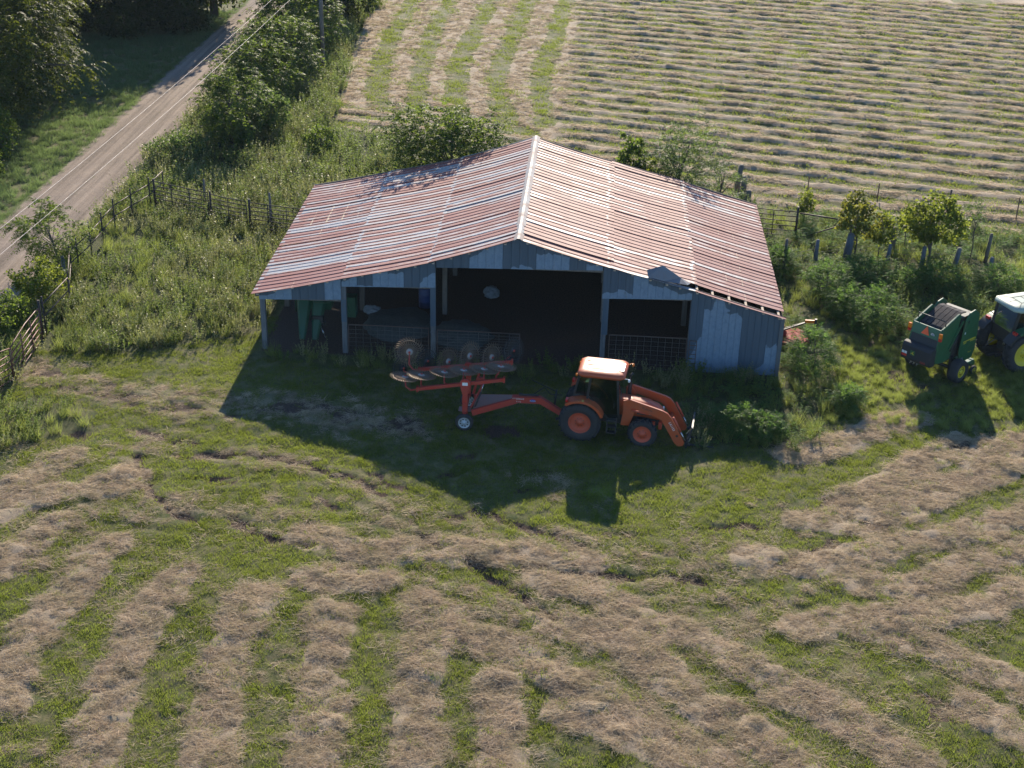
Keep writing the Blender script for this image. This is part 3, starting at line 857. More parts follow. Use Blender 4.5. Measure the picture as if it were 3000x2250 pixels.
rows = []
for (xu, zu), (xd, zd) in ((RL[3], RL[2]), (RL[2], RL[1]), (RL[1], RL[0]), (RL[3], RL[4]), (RL[4], RL[5]), (RL[5], RL[6])):
    k = len(rows) % 3
    rows.append(roof_sheet_mesh('roof_sheet', xu, zu, xd, zd, CW, ext=.12 if k < 2 else .06, lift=.026 - .013 * k, sag=.03))
rr = np.random.default_rng(77)
for ri, me in enumerate(rows):
    for i in range(NS):
        if i == 0 and ri in (4, 5): continue
        o = link('roof_sheet', me, None, barn, (0, YF + i * CW, float(rr.normal() * .009)))
        o.rotation_euler = (0, 0, float(rr.normal() * .002))
# torn strip along the right front edge: narrow edge sheet, gap, purlin ends and a bent up sheet
xk = 5.15
zk = roof_z(xk)
link('roof_sheet', roof_sheet_mesh('roof_sheet_front', RL[4][0], RL[4][1], xk, zk, CW, lift=.013), None, barn, (0, YF, 0))
link('roof_edge_strip', roof_sheet_mesh('roof_edge_strip', xk, zk, RL[5][0], RL[5][1], .22, ext=.1, lift=.013), None, barn, (0, YF, 0))
link('roof_edge_strip', roof_sheet_mesh('roof_edge_strip_low', RL[5][0], RL[5][1], RL[6][0], RL[6][1], .22, ext=.06), None, barn, (0, YF, 0))
mb = MB()                                                           # sheet peeled up and folded over
zf = roof_z(5.2)
pl = [(5.05, -.22, roof_z(5.05) + .05), (5.65, -.2, roof_z(5.65) + .04), (6.6, -.12, roof_z(6.6) + .12),
      (5.0, .02, roof_z(5.0) + .22), (5.62, .1, roof_z(5.62) + .56), (6.35, .18, roof_z(6.35) + .22), (6.75, .2, roof_z(6.75) + .1),
      (5.2, .42, roof_z(5.2) + .1), (5.9, .5, roof_z(5.9) + .16), (6.5, .48, roof_z(6.5) + .06)]
mb.add(pl, [(0, 1, 4, 3), (1, 2, 5, 4), (2, 6, 5), (3, 4, 8, 7), (4, 5, 9, 8), (5, 6, 9)])
M_BENT = paint('bent_grey_sheet', (.16, .175, .19), .45, .3, (.3, .14, .08), .3, 2.0)
mb.build('bent_roof_sheet', M_BENT, barn)['label'] = 'crumpled grey roof sheet peeled up at the front edge'
# ridge cap in lengths
for i in range(5):
    y0, y1 = YF - .04 + i * 2.68, YF - .04 + (i + 1) * 2.68 + .06
    mb = MB()
    dz = .004 * (i % 2)
    pr = [(-.19, 5.33 - .035 + dz), (-.05, 5.33 + .062 + dz), (.05, 5.33 + .062 + dz), (.19, 5.33 - .025 + dz)]
    for (xa, za), (xb, zb) in zip(pr[:-1], pr[1:]):
        mb.add([(xa, y0, za), (xb, y0, zb), (xb, y1, zb), (xa, y1, za)], [(0, 1, 2, 3)])
    mb.build('ridge_cap', M_ZINC, barn)

# frame: posts, rafters, purlins
PX = [-10.18, -6.9, -3.33, 3.45, 6.9, 10.28]
for j, y in enumerate((0.05, 4.35, 8.65, 12.9)):
    for i, x in enumerate(PX):
        zt = roof_z(x) - .2
        mb = MB(); mb.bar((x, y, -.25), (x, y, zt), .2, .2)
        mb.build('post', M_POST if j == 0 else M_DARKPOST, barn)
    for (xa, za), (xb, zb) in zip(RL[:-1], RL[1:]):
        mb = MB(); mb.bar((xa, y + .14, za - .2), (xb, y + .14, zb - .2), .06, .2); mb.build('rafter', M_DARKPOST, barn)
xs_p = [-10.3 + k * .7 for k in range(15)] + [.35 + k * .68 for k in range(6)] + [4.45, 5.15, 5.8, 6.32, 7.0, 7.62, 8.28, 8.95, 9.62, 10.26]
for x in xs_p:
    z = roof_z(x) - .065
    mb = MB(); mb.bar((x, YF + .05, z), (x, YB - .1, z), .09, .05); mb.build('purlin', M_LUMBER, barn)

# fascia boards, unseen, added to stop sun leaking in under the back sheets
for (xa, za), (xb, zb) in zip(RL[:-1], RL[1:]):
    MB().bar((xa, 12.93, za - .08), (xb, 12.93, zb - .08), .04, .2).build('light_stop', M_DARKPOST, barn)
# wall sheets
def wall_sheet(xa, xb, zb_a, zb_b, y, dz=-.03):
    n = 2; hw = .018; cols = []
    for k in range(n + 1):
        x = xa + (xb - xa) * k / n
        if k == 0: cols += [(x, -.018), (x + hw, 0)]
        elif k == n: cols += [(x - hw, 0), (x, -.02)]
        else: cols += [(x - hw, 0), (x, -.018), (x + hw, 0)]
    V = []
    for x, d in cols:
        t = (x - xa) / (xb - xa)
        V.append((x, y + d, zb_a + (zb_b - zb_a) * t)); V.append((x, y + d, roof_z(x) + dz))
    F = [(2 * i, 2 * i + 2, 2 * i + 3, 2 * i + 1) for i in range(len(cols) - 1)]
    mb = MB(); mb.add(V, F)
    me = mb.mesh('wall_sheet')
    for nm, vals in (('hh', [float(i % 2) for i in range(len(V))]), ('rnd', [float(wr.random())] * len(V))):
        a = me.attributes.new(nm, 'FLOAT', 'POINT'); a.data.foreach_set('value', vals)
    return link('wall_sheet', me, M_WALL, barn)
wr = np.random.default_rng(9)
def wall_run(x0, x1, z0, z1, y, w=.7, jag=.0, dz=-.03):
    n = max(1, int(round((x1 - x0) / w)))
    for i in range(n):
        a = x0 + (x1 - x0) * i / n; b = x0 + (x1 - x0) * (i + 1) / n
        za = z0 + (z1 - z0) * i / n; zb = z0 + (z1 - z0) * (i + 1) / n
        wall_sheet(a, b, za + wr.normal() * jag, zb + wr.normal() * jag, y - .004 * (i % 2), dz)
wall_run(-10.28, -6.98, 2.22, 2.37, -.09, .66)
wall_run(-6.95, -3.22, 2.95, 3.10, -.125, .62)
wall_run(-3.2, 3.3, 3.94, 4.14, -.09, .65, .008)
wall_run(3.33, 6.86, 2.96, 3.10, -.095, .58)
wall_run(6.82, 10.36, -.16, -.22, -.12, .51, .01)
mb = MB(); mb.bar((10.4, -.14, -.2), (10.4, -.14, 2.5), .16, .08, up=(0, 1, 0)); mb.build('corner_trim', paint('dark_trim', (.10, .115, .125), .6, .3), barn)
for px, top in ((-6.9, 2.37), (-3.33, 3.1), (3.5, 2.98)):            # sheet facings on the front posts
    mb = MB(); mb.box((px, -.062, 1.4 + (top - 1.4) / 2), (.215, .012, top - 1.4)); mb.build('post_facing', M_WALL, barn)
for zz, xa, xb in ((2.30, -10.25, -6.95), (3.03, -6.95, -3.3), (4.06, -3.3, 3.4), (3.05, 3.4, 6.9), (.5, 6.9, 10.3), (1.6, 6.9, 10.3)):
    mb = MB(); mb.bar((xa, -.03, zz), (xb, -.03, zz + .05), .05, .14); mb.build('girt', M_DARKPOST, barn)
wall_run(-10.28, 10.36, -.1, -.1, 12.97, .76, 0, .012)                        # back wall
def side_sheet(y0, y1):
    mb = MB(); zt = roof_z(10.3) - .03
    cols = [(y0, .018), (y0 + .018, 0), ((y0 + y1) / 2 - .018, 0), ((y0 + y1) / 2, .018), ((y0 + y1) / 2 + .018, 0), (y1 - .018, 0), (y1, .02)]
    V = []
    for y, d in cols: V += [(10.39 + d, y, -.2), (10.39 + d, y, zt)]
    mb.add(V, [(2 * i, 2 * i + 2, 2 * i + 3, 2 * i + 1) for i in range(len(cols) - 1)])
    link('wall_sheet', mb.mesh('wall_sheet'), M_WALL, barn)
for k in range(18): side_sheet(-.1 + k * .729, -.1 + (k + 1) * .729)

# ---------------------------------------------------------------- machines
def glass_mat(name, tint, gloss=.12):
    m, nt, p, out = newmat(name)
    tr = nd(nt, 'ShaderNodeBsdfTransparent'); tr.inputs[0].default_value = (*tint, 1)
    gl = nd(nt, 'ShaderNodeBsdfGlossy'); gl.inputs['Roughness'].default_value = .05
    fr = nd(nt, 'ShaderNodeFresnel'); fr.inputs[0].default_value = 1.45
    k = math_(nt, 'ADD', fr.outputs[0], gloss * .3)
    mx = nd(nt, 'ShaderNodeMixShader')
    nt.links.new(k, mx.inputs[0]); nt.links.new(tr.outputs[0], mx.inputs[1]); nt.links.new(gl.outputs[0], mx.inputs[2])
    nt.links.new(mx.outputs[0], out.inputs[0])
    return m
M_ORANGE = paint('orange_enamel', (.44, .072, .016), .48, .45, (.24, .11, .065), coat=.15)
M_ORANGE2 = paint('orange_rim_paint', (.5, .075, .03), .5, .35, (.22, .12, .08))
M_RED = paint('red_implement_paint', (.42, .04, .025), .45, .3, (.2, .09, .06))
M_BLACK = paint('black_painted_steel', (.018, .019, .021), .5, .4, (.07, .06, .05))
M_RUBBER = paint('tyre_rubber', (.02, .021, .024), .75, .35, (.09, .08, .07), scale=5)
M_CHROME = paint('steel_rod', (.62, .62, .62), .22, .15, metallic=.9)
M_PLAST = paint('grey_black_plastic', (.016, .017, .02), .6, .2, (.1, .09, .08))
M_GREEN = paint('green_enamel', (.016, .105, .04), .36, .4, (.08, .09, .05), coat=.2)
M_YELLOW = paint('yellow_paint', (.62, .50, .03), .42, .3, (.2, .16, .07))
M_AMBER = paint('amber_lens', (.85, .22, .02), .25, .0)
M_REDLENS = paint('red_lens', (.55, .03, .02), .25, .0)
M_WHITE = paint('white_decal', (.75, .75, .72), .5, .15)
M_SMV = paint('fluorescent_orange', (.95, .13, .03), .5, .05)
M_CREAM = paint('cream_roof_paint', (.36, .42, .33), .4, .35, (.3, .28, .2))
M_GALV = paint('galvanised_rim', (.50, .53, .56), .4, .25, metallic=.4)
M_TINE = paint('rusty_tine_steel', (.19, .135, .09), .6, .5, (.22, .11, .06), .3)
M_HUBW = paint('pale_hub_disc', (.36, .32, .29), .55, .5, (.3, .2, .14))
M_GLASS = glass_mat('cab_glass', (.42, .56, .5))
M_RUBB2 = paint('rubber_belt', (.028, .023, .026), .9, .4, (.08, .07, .07), scale=9)
M_SEAT = paint('seat_vinyl', (.09, .09, .095), .6, .1)

def text(name, body, size, mat, parent, loc, rot, ext=.002, spacing=1.0):
    c = bpy.data.curves.new(name, 'FONT')
    c.body = body; c.size = size; c.extrude = ext; c.align_x = 'CENTER'; c.align_y = 'CENTER'; c.space_character = spacing
    c.materials.append(mat)
    tmp = bpy.data.objects.new(name, c)
    me = bpy.data.meshes.new_from_object(tmp); bpy.data.objects.remove(tmp)
    o = bpy.data.objects.new(name, me); COL.objects.link(o)
    o.parent = parent; o.location = loc; o.rotation_euler = rot
    return o

def tyre_mesh(R, r, w, lugs=0, lug_h=.04):
    mb = MB(); h = w / 2
    mb.lathe([(r, -h * .72), (r + .02, -h * .86), (r + (R - r) * .45, -h), (R - .07 * R, -h * .95), (R - .012, -h * .72), (R, -h * .4), (R, h * .4), (R - .012, h * .72), (R - .07 * R, h * .95),
              (r + (R - r) * .45, h), (r + .02, h * .86), (r, h * .72)], n=36)
    for k in range(lugs):
        a = 2 * PI * k / lugs
        for s in (-1, 1):
            a0 = a + (PI / lugs if s > 0 else 0)
            a1 = a0 - .16 * (18 / max(lugs, 1))
            def at(an, rad, y): return Vector((math.cos(an) * rad, y, math.sin(an) * rad))
            p, q = at(a0, R + lug_h * .3, s * .01), at(a1, R + lug_h * .2, s * h * .82)
            q2 = at(a1, R - .09 * R, s * h * 1.0)
            mb.bar(p, q, .05 * R / .74, lug_h * 1.5, up=at(a0, 1, 0)); mb.bar(q, q2, .05 * R / .74, lug_h * 1.3, up=(0, 1, 0))
    return mb
def wheel(parent, loc, R, r, w, rim_mat, side=-1, lugs=0, dish=.5, hub=.12, spoke=0, name='wheel', tyre_mat=None, rot=0.0):
    e = empty(name, loc, 0, parent); e.rotation_euler = (0, .37 * R, rot)
    tyre_mesh(R, r, w, lugs).build('tyre', tyre_mat or M_RUBBER, e)
    mb = MB(); h = w / 2; s = side
    prof = [(r + .012, s * h * .80), (r - .015, s * h * .82), (r - .035, s * h * .6), (r * .88, s * h * (1 - dish) * .9), (r * .62, s * h * (1 - dish) * .8), (r * .45, s * h * (1 - dish) * .95), (hub, s * h * (1 - dish)), (hub, s * h * (1 - dish) + s * .05), (.001, s * h * (1 - dish) + s * .055)]
    mb.lathe(prof, n=28)
    rim = mb.build('rim', rim_mat, e)
    mb = MB(); nb = 8
    for k in range(nb):
        a = 2 * PI * k / nb; q = max(hub + .035, r * .36)
        mb.lathe([(.014, 0), (.014, s * .03), (.001, s * .032)], (q * math.cos(a), s * h * (1 - dish) * .96, q * math.sin(a)), n=6)
    mb.build('wheel_nuts', M_BLACK if spoke == 0 else M_GALV, e)
    if spoke:
        mb = MB()
        for k in range(spoke):
            a = 2 * PI * (k + .5) / spoke
            mb.lathe([(.028, s * h * (1 - dish) * .9 + s * .012), (.001, s * h * (1 - dish) * .9 + s * .013)], (r * .68 * math.cos(a), 0, r * .68 * math.sin(a)), n=8)
        mb.build('wheel_slots', M_BLACK, e)
    return e

def arc(cx, cz, r, a0, a1, n=10): return [(cx + r * math.cos(math.radians(a0 + (a1 - a0) * k / n)), cz + r * math.sin(math.radians(a0 + (a1 - a0) * k / n))) for k in range(n + 1)]

def fender(parent, y0, y1, r, mat, a0, a1, cz, thick=.03, lip=.09, name='fender'):
    outer = arc(0, cz, r, a0, a1, 14); inner = arc(0, cz, r - thick, a1, a0, 14)
    mb = MB().prism(outer + inner, y0, y1)
    ye = y0 if abs(y0) > abs(y1) else y1
    sgn = 1 if ye > 0 else -1
    o2 = outer; i2 = arc(0, cz, r - lip, a1, a0, 14)
    mb.prism(o2 + i2, ye, ye + sgn * .025)
    return mb.build(name, mat, parent)

def hollow(c, ring):
    return ring

# ---- orange tractor with front loader
def orange_tractor():
    T = setp(empty('loader_tractor', (2.80, -5.42, gz1(2.8, -5.4) - .02), math.radians(-7)), 'orange tractor with cab and front loader parked in the barn shadow', 'tractor')
    for s in (-1, 1):
        wheel(T, (0, s * .76, .74), .74, .40, .42, M_ORANGE2, s, 20, dish=.62, hub=.13)
        wheel(T, (2.26, s * .70, .50), .50, .315, .30, M_ORANGE2, s, 18, dish=.35, hub=.12, rot=math.radians(2))
    mb = MB(); mb.box((.1, 0, .80), (.9, .5, .5)); mb.box((1.2, 0, .75), (1.6, .42, .42)); mb.box((2.1, 0, .62), (.5, .3, .25))
    mb.tube([(0, -.7, .74), (0, .7, .74)], .11, 10); mb.tube([(2.26, -.62, .5), (2.26, .62, .5)], .075, 8); mb.box((2.55, 0, .8), (.5, .4, .35)); mb.build('chassis', M_PLAST, T)
    # hood: lofted nose
    def ring(x, zt, zb, w, cr):
        return [(x, -w, zb), (x, -w, zt - cr), (x, -w + cr * .6, zt - cr * .25), (x, -w * .35, zt), (x, w * .35, zt), (x, w - cr * .6, zt - cr * .25), (x, w, zt - cr), (x, w, zb)]
    mb = MB().loft([ring(1.32, 1.56, .98, .36, .16), ring(1.8, 1.54, .98, .36, .16), ring(2.35, 1.45, .95, .34, .15), ring(2.72, 1.33, .9, .31, .14), ring(2.88, 1.2, .88, .28, .14), ring(2.94, 1.05, .86, .26, .1)], smooth=True)
    mb.build('hood', M_ORANGE, T)
    mb = MB(); mb.box((2.95, 0, .98), (.02, .36, .2)); mb.build('grille', M_BLACK, T)
    for s in (-1, 1):
        mb = MB(); mb.box((2.9, s * .2, 1.12), (.06, .13, .1)); mb.build('headlight', M_WHITE, T)
        mb = MB(); mb.box((2.3, s * .352, 1.12), (.62, .012, .14)); mb.build('hood_vent', M_BLACK, T)
    # cab
    z0, z1, hw = 1.0, 2.5, .64
    def pillar(name, p, q, w=.075): MB().bar(p, q, w, w, up=(0, 1, 0)).build(name, M_BLACK, T)
    for s in (-1, 1):
        pillar('pillar', (1.36, s * .58, z0 - .1), (1.26, s * hw, z1)); pillar('pillar', (.20, s * hw, 1.62), (.30, s * hw, z1)); pillar('pillar', (-.28, s * .55, 1.72), (-.12, s * hw * .92, z1))
        mb = MB(); mb.bar((.24, s * hw, 1.72), (1.0, s * .62, .9), .06, .05); mb.bar((1.0, s * .62, .9), (1.36, s * .58, .9), .06, .05); mb.build('door_sill', M_BLACK, T)
        MB().prism([(.24, 1.72), (.30, 2.46), (1.27, 2.46), (1.34, .95), (1.0, .93)], s * .615, s * .625).build('door_glass', M_GLASS, T)
        MB().prism([(-.26, 1.74), (-.12, 2.46), (.27, 2.46), (.19, 1.68)], s * .585, s * .595).build('quarter_glass', M_GLASS, T)
        mb = MB(); mb.tube([(1.18, s * .66, 1.35), (1.18, s * .68, 1.55)], .014, 6); mb.build('door_handle', M_BLACK, T)
        mb = MB(); mb.tube([(1.28, s * .66, 2.2), (1.42, s * .95, 2.26)], .012, 6); mb.box((1.44, s * .98, 2.08), (.03, .14, .3)); mb.build('mirror', M_BLACK, T)
    MB().add([(1.38, -.55, 1.5), (1.38, .55, 1.5), (1.27, .6, 2.46), (1.27, -.6, 2.46)], [(0, 1, 2, 3)]).build('windscreen', M_GLASS, T)
    MB().add([(-.30, -.5, 1.75), (-.30, .5, 1.75), (-.13, .55, 2.46), (-.13, -.55, 2.46)], [(0, 1, 2, 3)]).build('rear_window', M_GLASS, T)
    MB().box((.55, 0, 1.0), (1.5, 1.1, .12)).box((-.2, 0, 1.4), (.25, 1.1, .7)).build('cab_floor', M_PLAST, T)
    mb = MB(); mb.box((.35, 0, 1.42), (.45, .46, .14)); mb.box((.12, 0, 1.75), (.12, .46, .6)); mb.build('seat', M_SEAT, T)
    mb = MB(); mb.tube([(1.15, 0, 1.1), (.95, 0, 1.72)], .035, 8); mb.lathe([(.185, -.01), (.2, .0), (.185, .01), (.17, 0), (.185, -.01)], (.93, 0, 1.75), axis='z', n=16); mb.build('steering_wheel', M_BLACK, T)
    # roof
    def rr(z, gx0, gx1, gw, c=.14):
        return [(gx0 + c, -gw, z), (gx1 - c, -gw, z), (gx1, -gw + c, z), (gx1, gw - c, z), (gx1 - c, gw, z), (gx0 + c, gw, z), (gx0, gw - c, z), (gx0, -gw + c, z)]
    mb = MB().loft([rr(2.46, -.12, 1.42, .66), rr(2.52, -.2, 1.52, .72), rr(2.60, -.2, 1.50, .72), rr(2.66, -.14, 1.38, .64), rr(2.685, .0, 1.2, .5)], smooth=True)
    rf = mb.build('cab_roof', M_ORANGE, T)
    for k in range(3):
        MB().box((.5, -.3 + .3 * k, 2.69), (.9, .05, .018)).build('roof_rib', M_ORANGE, rf)
    MB().box((1.28, .0, 2.665), (.3, .62, .05)).build('roof_hatch', M_ORANGE, rf)
    for s in (-1, 1):
        mb = MB(); mb.tube([(1.42, s * .55, 2.5), (1.62, s * .66, 2.56)], .014, 6); mb.lathe([(.055, 0), (.06, .06), (.02, .08)], (1.63, s * .66, 2.5), axis='x', n=10); mb.build('work_light', M_AMBER if s > 0 else M_WHITE, T)
        mb = MB(); mb.lathe([(.05, 0), (.055, -.06), (.02, -.07)], (-.2, s * .5, 2.46), axis='x', n=10); mb.build('rear_light', M_AMBER, T)
        fender(T, s * .52, s * .98, .90, M_ORANGE, 22, 128, .76)
        MB().box((-.50, s * .82, 1.58), (.08, .2, .1)).build('tail_lamp', M_REDLENS, T)
        mb = MB()
        for xx in (.98, 1.30): mb.bar((xx, s * .72, 1.0), (xx, s * .78, .42), .03, .05)
        for zz in (.43, .68, .93): mb.box((1.14, s * .76, zz), (.34, .2, .03))
        mb.build('step_ladder', M_BLACK, T)
    mb = MB(); mb.tube([(1.62, .34, 1.4), (1.62, .34, 2.22), (1.70, .36, 2.33)], [.05, .045, .045], 8); mb.lathe([(.07, 0), (.07, .5)], (1.62, .34, 1.5), axis='z', n=10); mb.build('exhaust', M_BLACK, T)
    # loader: two bent arms on posts
    side = [(1.50, 1.68), (1.72, 1.76), (2.10, 1.66), (2.92, 1.44), (3.10, 1.36), (3.24, 1.2), (3.78, .26), (3.74, .12), (3.56, .08), (3.42, .2), (2.92, 1.04), (2.78, 1.14), (1.72, 1.46), (1.50, 1.52)]
    post = [(1.44, .62), (1.74, .62), (1.92, 1.16), (1.84, 1.52), (1.72, 1.72), (1.48, 1.70), (1.5, 1.2)]
    for s in (-1, 1):
        MB().prism(side, s * .60 - .045, s * .60 + .045).build('loader_arm', M_ORANGE, T, bevel=.012)
        MB().prism(post, s * .47 - .03, s * .47 + .03).build('loader_post', M_ORANGE, T, bevel=.01)
        mb = MB(); mb.tube([(1.82, s * .53, 1.28), (2.45, s * .58, 1.22)], .04, 8); mb.build('lift_cylinder', M_ORANGE2, T)
        mb = MB(); mb.tube([(2.45, s * .58, 1.22), (2.80, s * .59, 1.18)], .022, 8); mb.build('cylinder_rod', M_CHROME, T)
        mb = MB(); mb.tube([(3.32, s * .60, 1.22), (3.62, s * .60, .66)], .038, 8); mb.build('tilt_cylinder', M_ORANGE2, T)
        mb = MB(); mb.tube([(3.62, s * .60, .66), (3.82, s * .60, .3)], .02, 8); mb.build('cylinder_rod', M_CHROME, T)
        mb = MB(); mb.lathe([(.052, -.001), (.001, -.0012)], (3.5, s * .60 + s * .047, .5), n=12); mb.build('arm_hole', M_BLACK, T)
    mb = MB(); mb.tube([(3.2, -.56, .78), (3.2, .56, .78)], .06, 10); mb.bar((1.62, -.45, .8), (1.62, .45, .8), .12, .12); mb.build('cross_tube', M_ORANGE, T)
    mb = MB()
    for xx in (2.7, 2.95): mb.box((xx - .1, 0, .62), (.12, .52, .28))
    mb.build('front_ballast', M_ORANGE2, T)
    # pallet fork frame on the loader
    mb = MB()
    for s in (-1, 1): mb.bar((3.84, s * .62, .05), (4.02, s * .62, .86), .06, .05); mb.bar((3.80, s * .6, .18), (3.98, s * .6, .2), .1, .1); mb.bar((3.84, s * .25, .05), (4.02, s * .25, .84), .05, .05)
    for x, z in ((3.85, .07), (3.92, .42), (4.02, .85)): mb.bar((x, -.64, z), (x, .64, z), .06, .06)
    mb.build('fork_frame', M_BLACK, T)
    mb = MB(); mb.bar((3.82, -.62, .62), (4.02, -.62, .9), .03, .03); mb.bar((3.86, -.62, .1), (3.99, -.62, .46), .025, .025); mb.build('fork_braces', M_CHROME, T)
    for s in (-1, 1):
        mb = MB(); mb.bar((3.88, s * .3, .03), (4.85, s * .3, .02), .11, .035, w2=.07, h2=.015); mb.build('fork_tine', M_BLACK, T)
    # rear linkage
    mb = MB(); mb.bar((-.35, -.3, .55), (-.95, -.36, .5), .05, .09); mb.bar((-.35, .3, .55), (-.95, .36, .5), .05, .09); mb.bar((-.3, 0, .45), (-.85, 0, .45), .1, .05); mb.bar((-.3, 0, 1.15), (-.62, 0, 1.1), .06, .08); mb.build('drawbar', M_BLACK, T)
    # lettering
    text('hood_lettering', 'Kubota', .13, M_PLAST, T, (2.38, -.6475, 1.44), (PI / 2, math.radians(14.8), 0))
    text('arm_lettering', 'LA1153', .12, M_WHITE, T, (3.29, -.6475, .86), (PI / 2, math.radians(60), 0))
    return T
orange_tractor()

# ---- wheel rake folded up behind the tractor
def rake_wheel_mesh(R=.53, n=34):
    mb = MB()
    for rr_ in (R * .82,):
        mb.lathe([(rr_ - .012, -.01), (rr_ + .012, -.01), (rr_ + .012, .01), (rr_ - .012, .01), (rr_ - .012, -.01)], axis='z', n=36)
    for k in range(n):
        a = 2 * PI * k / n
        def q(rad, da, z): return (rad * math.cos(a + da), rad * math.sin(a + da), z)
        mb.tube([q(.13, 0, .01), q(R * .82, .02, .0), q(R * .95, .05, .01), q(R * 1.08, .16, .03)], [.014, .014, .013, .009], 4, cap=False)
    return mb.mesh('tines')
def rake():
    z0 = gz1(-1.5, -5.9)
    K = setp(empty('wheel_rake', (-1.5, -5.6, z0)), 'red hay rake with folded spoked tine wheels hitched behind the orange tractor', 'hay rake')
    W = lambda x, y, z: (x + 1.5, y + 5.6, z)
    for y in (-5.95, -4.2):
        wheel(K, W(-1.5, y, .33), .33, .205, .2, M_GALV, -1, 0, dish=.4, hub=.06, spoke=8)
        mb = MB(); mb.bar(W(-1.5, y + .17, .33), W(-1.5, y + .17, 1.0), .09, .1); mb.lathe([(.05, -.12), (.05, .12)], W(-1.5, y + .1, .33), n=10); mb.build('axle_leg', M_RED, K)
    # two posts with rounded heads, cross beam
    for y in (-5.72, -4.35):
        head = [(-.10, .55), (.10, .55), (.09, 1.35), (.17, 1.62), (.20, 1.78), (.14, 1.92), (0, 1.97), (-.14, 1.92), (-.20, 1.78), (-.17, 1.62), (-.09, 1.35)]
        MB().prism(head, y + 5.6 - .05, y + 5.6 + .05).build('post', M_RED, K, bevel=.01)
    MB().bar(W(-1.5, -5.95, .62), W(-1.5, -4.15, .62), .12, .14).build('axle_beam', M_RED, K)
    MB().box(W(-1.5, -5.785, 1.79), (.2, .012, .12)).build('decal', M_WHITE, K)
    # toolbars
    bars = (((-3.25, -5.62, 1.42), (-.10, -5.62, 1.97)), ((-3.35, -4.3, 1.55), (.1, -4.3, 2.05)))
    for p, q in bars:
        mb = MB(); mb.bar(W(*p), W(*q), .10, .12); mb.box(W(*q), (.07, .16, .2)); mb.box(W(*p), (.07, .16, .2)); mb.build('toolbar', M_RED, K)
    # tongue: triangular frame and beam
    mb = MB()
    mb.bar(W(-1.25, -5.75, .62), W(.35, -5.35, 1.02), .1, .22); mb.bar(W(-1.25, -4.5, .62), W(.35, -5.15, 1.02), .1, .2)
    mb.bar(W(.2, -5.25, 1.03), W(1.25, -5.3, 1.06), .2, .24); mb.bar(W(1.2, -5.3, 1.07), W(2.05, -5.32, .56), .2, .22, h2=.18)
    mb.build('tongue', M_RED, K)
    MB().add([W(-1.2, -5.68, .76), W(-1.2, -4.55, .76), W(.3, -5.15, 1.14), W(.3, -5.36, 1.14)], [(0, 1, 2, 3)]).prism([(-.25, -.05), (.2, -.05), (.2, .3), (-.25, .3)], .6, .62, axis='z').build('deck_plate', paint('worn_grey_red_plate', (.30, .16, .13), .6, .7, (.25, .22, .2)), K)
    mb = MB(); mb.bar(W(-1.3, -5.6, .75), W(-.85, -5.0, 1.55), .06, .06); mb.bar(W(-1.3, -4.5, .75), W(-1.1, -4.4, 1.6), .06, .08); mb.box(W(-.98, -5.0, 1.55), (.18, .1, .3)); mb.build('brace', M_RED, K)
    mb = MB(); mb.tube([W(-1.15, -5.55, .75), W(-.95, -5.4, 1.3)], .035, 8); mb.build('lift_cylinder', M_BLACK, K)
    mb = MB(); mb.tube([W(-.95, -5.4, 1.3), W(-.86, -5.34, 1.6)], .018, 8); mb.build('cylinder_rod', M_CHROME, K)
    mb = MB(); mb.tube([W(.45, -5.3, 1.23), W(1.15, -5.3, 1.24)], .04, 8); mb.box(W(.5, -5.3, 1.26), (.12, .07, .07)); mb.build('jack_stand', M_BLACK, K)
    mb = MB(); mb.tube([W(1.0, -5.2, 1.25), W(1.35, -5.15, 1.5), W(1.6, -5.1, 1.2), W(2.0, -5.1, 1.2)], .016, 6); mb.tube([W(1.75, -5.2, .8), W(1.8, -5.2, 1.45)], .035, 8); mb.tube([W(.9, -5.0, 1.7), W(1.75, -5.2, 1.4)], .015, 6); mb.build('hydraulic_hoses', M_BLACK, K)
    text('lettering', 'SPEEDRAKE', .085, M_WHITE, K, W(.42, -5.398, 1.10), (PI / 2, 0, 0)); text('lettering', 'SR 112', .075, M_WHITE, K, W(.42, -5.398, .99), (PI / 2, 0, 0))
    mb = MB(); mb.lathe([(.001, -.003), (.11, -.003), (.11, .0)], n=20)
    o = mb.build('oval_logo', paint('logo_blue', (.03, .06, .4), .4, 0), K, W(.95, -5.402, 1.05)); o.scale = (1, 1, .5)
    text('logo_lettering', 'KUHN', .075, M_WHITE, K, W(.95, -5.409, 1.05), (PI / 2, 0, 0))
    # tine wheels on curved arms: near row lies flat, far row stands up
    tm = rake_wheel_mesh(); tm.materials.append(M_TINE)
    hub = MB().lathe([(.001, .05), (.05, .05), (.06, .025), (.125, .02), (.125, -.02), (.06, -.03), (.001, -.04)], axis='z', n=18)
    hm = hub.mesh('hub_disc'); hm.materials.append(M_HUBW)
    cap = MB().lathe([(.045, .045), (.045, .075), (.001, .08)], axis='z', n=10).mesh('hub_cap'); cap.materials.append(M_RED)
    hm2 = hub.mesh('hub_disc'); hm2.materials.append(M_BLACK)
    tm2 = tm.copy(); tm2.materials.clear(); tm2.materials.append(M_BLACK)
